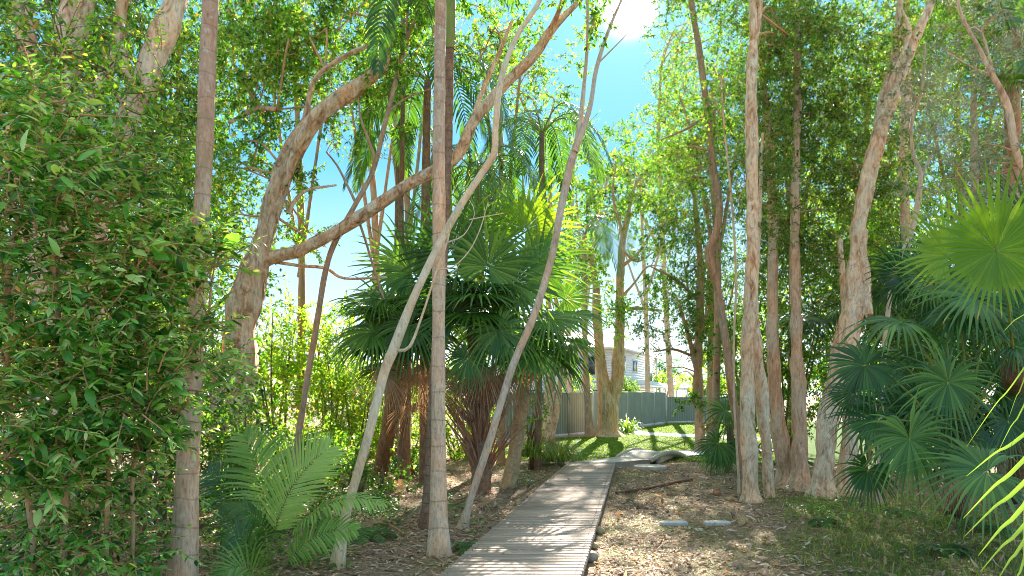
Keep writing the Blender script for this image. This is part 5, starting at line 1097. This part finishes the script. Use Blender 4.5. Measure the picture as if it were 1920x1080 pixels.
# behind the right-hand stand
bush_px("green_shrub", "dark thicket behind the right-hand paperbark stand", 1480, 640, 19, 120, 180, 1.3, .1, 'leaf_dark', 2.0)
bush_px("green_shrub", "dark thicket behind the forked leaning paperbark", 1640, 600, 18.5, 120, 220, 1.3, .1, 'leaf_dark', 2.0)
bush_px("green_shrub", "dark thicket behind the fan palms at right", 1800, 640, 14, 160, 230, 1., .09, 'leaf_dark', 2.0)
bush_px("sunlit_shrub", "yellow-green sunlit growth seen through the right-hand stand", 1560, 430, 23, 190, 170, 1.6, .12, 'leaf_lime', 1.2)
bush_px("sunlit_shrub", "sunlit growth behind the slim kinked trunk", 1400, 620, 27, 80, 120, 1.6, .14, 'leaf_lime', 1.0)
bush_px("green_shrub", "low green shrub beside the lawn behind the drooping small fan palm", 1400, 800, 20, 60, 55, .8, .09, 'leaf_mid', 1.3)
for px, py, Y, rx, ry, lf, lab in ((700, 190, 20, 110, 120, 'leaf_dark', "leafy tree behind the crook of the massive paperbark's upper limb"), (940, 120, 18.5, 90, 110, 'leaf_mid', "fine-leaved tree behind the feather palms in the upper middle"), (880, 350, 20, 70, 60, 'leaf_mid', "leafy tree low behind the middle feather palms"), (1340, 250, 20, 110, 230, 'leaf_dark', "tall dark leafy tree behind the slim kinked trunk"), (1480, 220, 21, 150, 230, 'leaf_dark', "tall dark leafy tree behind the middle of the right-hand stand"), (1630, 200, 22, 140, 230, 'leaf_mid', "tall green tree behind the forked leaning paperbark"), (1800, 180, 20, 160, 230, 'leaf_dark', "tall dark tree behind the grey leaves at right"), (1900, 420, 19, 120, 200, 'leaf_dark', "leafy tree behind the bright fan leaf at right"),
                          (1330, 560, 26, 80, 110, 'leaf_dark', "rounded dark tree beyond the lawn left of the tallest paperbark"),
                          (60, 200, 15, 260, 260, 'leaf_dark', "dark leafy tree behind the trunks at far left"), (340, 100, 17, 180, 190, 'leaf_mid', "leafy green tree behind the left palm trunk at the top"), (560, 60, 18, 170, 130, 'leaf_dark', "dark leafy tree behind the massive paperbark's crown"), (760, 40, 19, 130, 90, 'leaf_mid', "green tree top behind the tall palm trunks")):
    tree("background_tree", lab, "tree", [[(px, 860, Y, 18), (px + 6, 500, Y, 15), (px - 5, py + 60, Y, 12), (px, py - 60, Y, 8)], [(px, 520, Y, 9), (px + rx * .4, py + 20, Y, 6), (px + rx * .6, py - 40, Y, 4)], [(px, 480, Y, 9), (px - rx * .4, py, Y, 6), (px - rx * .6, py - 70, Y, 4)]],
         'bark_brown', [(px, py, Y, rx, ry, 1.6, .85)], lf, .1, 1.1, sides=10, rough=.15, per=30)
# beyond the fence
bush_px("hedge_ball", "clipped round green shrub showing above the fence beside the forked paperbark", 1173, 730, 40, 25, 20, .7, .09, 'leaf_mid', 3.0, stems=3)
bush_px("garden_tree", "yellow-green garden tree at the right end of the white house", 1243, 712, 66, 26, 17, 1.5, .25, 'leaf_lime', 2.4, cat="tree")
bush_px("garden_tree", "hazy blue-green round tree beyond the white house", 1252, 696, 95, 26, 26, 2.2, .35, 'leaf_blue', 2.6, cat="tree")
bush_px("garden_tree", "pale yellow-green shrub far right of the white house", 1292, 716, 60, 26, 18, 1.5, .25, 'leaf_lime', 2.2, cat="tree")
bush_px("garden_tree", "green tree between the fence and the left wall of the house", 1070, 715, 42, 40, 45, 1.2, .16, 'leaf_mid', 1.6, cat="tree")
bush_px("garden_tree", "green tree beyond the far end of the lawn behind the brown trunk", 1345, 730, 55, 50, 45, 2, .22, 'leaf_dark', 2.2, cat="tree")
# wooded edge far off: one mass
lm = MB(); tm = MB()
for px in range(-500, 2700, 110):
    if 1120 < px < 1330: continue
    Y = 75 + 10 * rng.random(); foliage(lm, None, P(px, 715, Y), (6.5, 3, 2.6 + 1.6 * rng.random()), .9, 1.2, wr=.5, clump=1.2)
tag(lm.build("distant_woods", M['leaf_mid']), "distant belt of green trees along the horizon", "woods", kind="stuff")

# ------------------------------------------------------------------ ground cover
def scatter(n, x0, x1, y0, y1, dens=None):
    y = y0 * (y1 / y0) ** rng.random(n); x = rng.uniform(x0, x1, n)
    ok = (x > left_x(y) - .06) & (x < right_x(y) + .06) & (y < 17.6)
    ok |= in_poly(x, y, [(P0[0], P0[1] - .1), (P1[0], P1[1] - .1), tuple(NA), tuple(NB), (8.3, 22.5), (8.2, 24), tuple(FB), tuple(FA2), (xy(1113, 861)[0], 18.6)])
    x = x[~ok]; y = y[~ok]; return x, y
x, y = scatter(100000, -7, 8, 4.5, 24); k = ~in_poly(x, y, lawn_poly) | (rng.random(len(x)) < .03); x = x[k]; y = y[k]
pat = vnoise(x * .8 + 40, y * .6 + 40, 64, 91); k = rng.random(len(x)) < .35 + pat; x = x[k]; y = y[k]; n = len(x)
m = MB(); z = ground_height(x, y) * flat_mask(x, y) + rng.uniform(.0, .018, n)
p = np.stack([x, y, z], 1); d = unit(np.column_stack([rng.normal(size=(n, 2)), rng.normal(0, .16, n)])); 
leaves2(m, p, d, unit(rng.normal(size=(n, 3)) * .25 + [0, 0, 1]), rng.uniform(.03, .095, n), rng.uniform(.2, .5, (n, 1)), rng.beta(2, 2, n), fold=.2)
tag(m.build("leaf_litter", M['litter']), "brown fallen leaves scattered over the forest floor", "leaf litter", kind="stuff")
x, y = scatter(2600, -5, 6, 5, 17); n = len(x); m = MB()
blades(m, np.stack([x, y, ground_height(x, y) * flat_mask(x, y) + .015], 1), unit(np.column_stack([rng.normal(size=(n, 2)), rng.normal(.15, .2, n)])), unit(rng.normal(size=(n, 3)) * .35 + [0, 0, 1]), rng.uniform(.08, .17, n), rng.uniform(.025, .05, n), rng.uniform(-.5, .9, n), rng.beta(1, 1, n), us=(0, .25, .6, 1), ws=(.1, .9, .8, .05), fold=.5)
tag(m.build("fallen_leaves", M['litter']), "larger curled dead leaves and bark strips lying on the litter", "leaves", kind="stuff")
# fallen leaves lying on the boards
n = 60; m = MB(); y = rng.uniform(6.4, 17, n); u = rng.random(n); x = left_x(y) * u + right_x(y) * (1 - u)
leaves2(m, np.stack([x, y, np.full(n, ZT + .008)], 1), unit(np.column_stack([rng.normal(size=(n, 2)), np.full(n, .05)])), np.tile([0, 0, 1.], (n, 1)), rng.uniform(.02, .05, n), .4, rng.random(n)); tag(m.build("fallen_leaves", M['litter']), "few small fallen leaves lying on the boardwalk", "leaves", kind="stuff")
for px, py, Y_, az_, lab in ((700, 1000, 0, 2.6, "dead fan frond lying on the litter left of the middle ringed palm"), (760, 930, 0, .4, "dead fan frond on the ground behind the middle ringed palm"), (640, 985, 0, 1.2, "reddish dead fan frond hanging low by the foot of the pale kinked trunk"), (905, 955, 0, -.3, "dead fan frond on the ground at the front of the brown skirt"), (1680, 925, 0, 2.2, "dead fan frond on the ground under the drooping dark fan palm")):
    c = G(px, py); t = thing("fallen_frond", lab, "palm frond", (c[0], c[1], 0))
    fan_leaf(t, np.array([c[0], c[1], .12]), (math.cos(az_), math.sin(az_), .1), (0, -.3, 1), .38, 'dead', 26, 240, .3, .35, rng.uniform(.3, .8), np.array([c[0] - math.cos(az_) * .5, c[1] - math.sin(az_) * .5, .03]), pet='dead_stalk')
# twigs and sticks
m = MB(); n = 420; x, y = scatter(n, -6, 7, 5.5, 17); n = len(x); az = rng.uniform(0, 3.14, n); d = np.stack([np.cos(az), np.sin(az), rng.normal(0, .08, n)], 1)
blades(m, np.stack([x, y, np.full(n, .02)], 1), d, np.tile([0, 0, 1.], (n, 1)), rng.uniform(.12, .6, n), .01, -.05, rng.random(n) * .3, us=(0, .5, 1), ws=(1, .8, .4), fold=.9)
tag(m.build("fallen_twigs", M['straw']), "thin dry twigs strewn over the leaf litter", "twigs", kind="stuff")
# short grass in the litter, longer grass at lower right
def grass_field(name, label, x, y, L, W, mat, hang=.7, el=(.8, 1.5)):
    n = len(x); az = rng.uniform(0, 6.28, n); e = rng.uniform(*el, n); d = np.stack([np.cos(az) * np.cos(e), np.sin(az) * np.cos(e), np.sin(e)], 1)
    z = np.where(in_poly(x, y, lawn_poly), 0, ground_height(x, y) * flat_mask(x, y)) - .005
    m = MB(); blades(m, np.stack([x, y, z], 1), d, np.stack([-np.cos(az), -np.sin(az), np.ones(n)], 1), L, W, hang * rng.uniform(.4, 1.4, n), rng.random(n), us=(0, .5, 1), ws=(1, .8, .06))
    tag(m.build(name, M[mat]), label, "grass", kind="stuff")
x, y = scatter(62000, 0, 6, 5.5, 18.5); k = rng.random(len(x)) < np.clip((vnoise(x * 1.1 + 70, y * .8 + 70, 64, 33) - .36) * 3.2, 0.05, 1) * (x > right_x(y)); x = x[k]; y = y[k]
grass_field("short_grass", "thin short grass growing through the leaf litter right of the boardwalk", x, y, rng.uniform(.02, .06, len(x)), .005, 'grass', 1.0, (.3, 1.3))
x, y = scatter(46000, 1.7, 7, 4.8, 12.5); edge = 2.2 + (y - 6) * .30 + .5 * (vnoise(y * 1.3 + 5, y * 0 + 3, 64, 12) - .5); k = (x > edge) & (rng.random(len(x)) < np.clip((x - edge) * .9, 0, .85)); x = x[k]; y = y[k]
grass_field("long_grass", "tufty green grass in front of the fan palms at lower right", x, y, rng.uniform(.05, .2, len(x)), .007, 'grass', 1.3, (.4, 1.4))
n = 130000; yy = 18 * (46 / 18) ** rng.random(n); xx = rng.uniform(-2, 20, n); k = in_poly(xx, yy, lawn_poly) & ~in_poly(xx, yy, fp) & ~in_poly(xx, yy, [tuple(NA), tuple(NB), (8.4, 22.5), (8.2, 24), tuple(FB), tuple(FA2)]) & (xx < yy * .36); xx = xx[k]; yy = yy[k]
grass_field("lawn_grass", "bright sunlit lawn grass in front of the fence", xx, yy, rng.uniform(.03, .08, len(xx)), .022 + .0006 * yy, 'lawn_blade', .7, (.4, 1.3))
# low plants on the forest floor
def low_plants(name, label, cx, n, mat, L, k=9):
    m = MB(); P_, D_, N_, L_, T_ = [], [], [], [], []
    for (px, py, rx, ry, cnt) in cx:
        for q in range(cnt):
            c = G(px + rng.uniform(-rx, rx), py + rng.uniform(-ry, ry))
            if left_x(c[1]) - .1 < c[0] < right_x(c[1]) + .1: continue
            h = rng.uniform(.05, .35)
            kk = k; az = rng.uniform(0, 6.28, kk); e = rng.uniform(-.2, .9, kk)
            P_.append(np.tile(c, (kk, 1)) + np.column_stack([np.cos(az) * .07, np.sin(az) * .07, h * rng.random(kk)])); D_.append(np.stack([np.cos(az) * np.cos(e), np.sin(az) * np.cos(e), np.sin(e)], 1)); N_.append(np.tile([0, -.2, 1.], (kk, 1))); L_.append(rng.uniform(.6, 1.2, kk) * L); T_.append(rng.random(kk))
    Lc = np.concatenate(L_); blades(m, np.vstack(P_), np.vstack(D_), np.vstack(N_), Lc, Lc * .4, .5, np.concatenate(T_), us=(0, .25, .6, 1), ws=(.1, .9, .8, .04), fold=.3)
    tag(m.build(name, M[mat]), label, "ground cover", kind="stuff")
low_plants("ground_cover", "low dark leafy ground cover under the leaning trees at left", [(560, 960, 180, 60, 260), (650, 920, 90, 40, 120), (480, 1020, 180, 50, 150), (700, 960, 60, 40, 60), (600, 1040, 40, 20, 20), (850, 960, 30, 30, 14), (900, 1010, 30, 10, 5)], 0, 'leaf_dark', .085)
low_plants("ground_cover", "low leafy plants at the foot of the right-hand paperbarks", [(1460, 925, 60, 14, 16), (1540, 960, 60, 20, 24), (1700, 960, 160, 40, 90), (970, 905, 20, 10, 14)], 0, 'leaf_mid', .08)
# ferns: small feather fronds
def fern(label, c, n, L, mat='pinnate'):
    t = thing("fern", label, "fern", (c[0], c[1], 0), "ferns on the forest floor")
    for k in range(n):
        az = k * 2.4 + rng.uniform(-.3, .3); pinnate(t, arch((c[0], c[1], .02), (math.cos(az), math.sin(az)), L * rng.uniform(.8, 1.1), .45, .1, 5), L * .28, 18, mat, .016, .3, (0, 0, 1), .3, .1, rng.random(), .1, .003)
for px, py, L, lab in ((1690, 968, .4, "small fern in the grass below the drooping fan leaves"), (1545, 985, .3, "small fern at the grass edge near the paperbark foot"), (1850, 1000, .5, "fern in the grass behind the yellow strap leaves"), (690, 1010, .45, "fern beside the foot of the pale leaning tree"), (880, 1032, .32, "small fern at the left edge of the boardwalk beside the middle palm"), (1765, 1040, .4, "fern in the foreground grass at lower right"), (120, 1070, .6, "fern at the lower left corner under the shrub")):
    fern(lab, G(px, py), 9, L, 'pinnate')
for name in list(ORG): pass
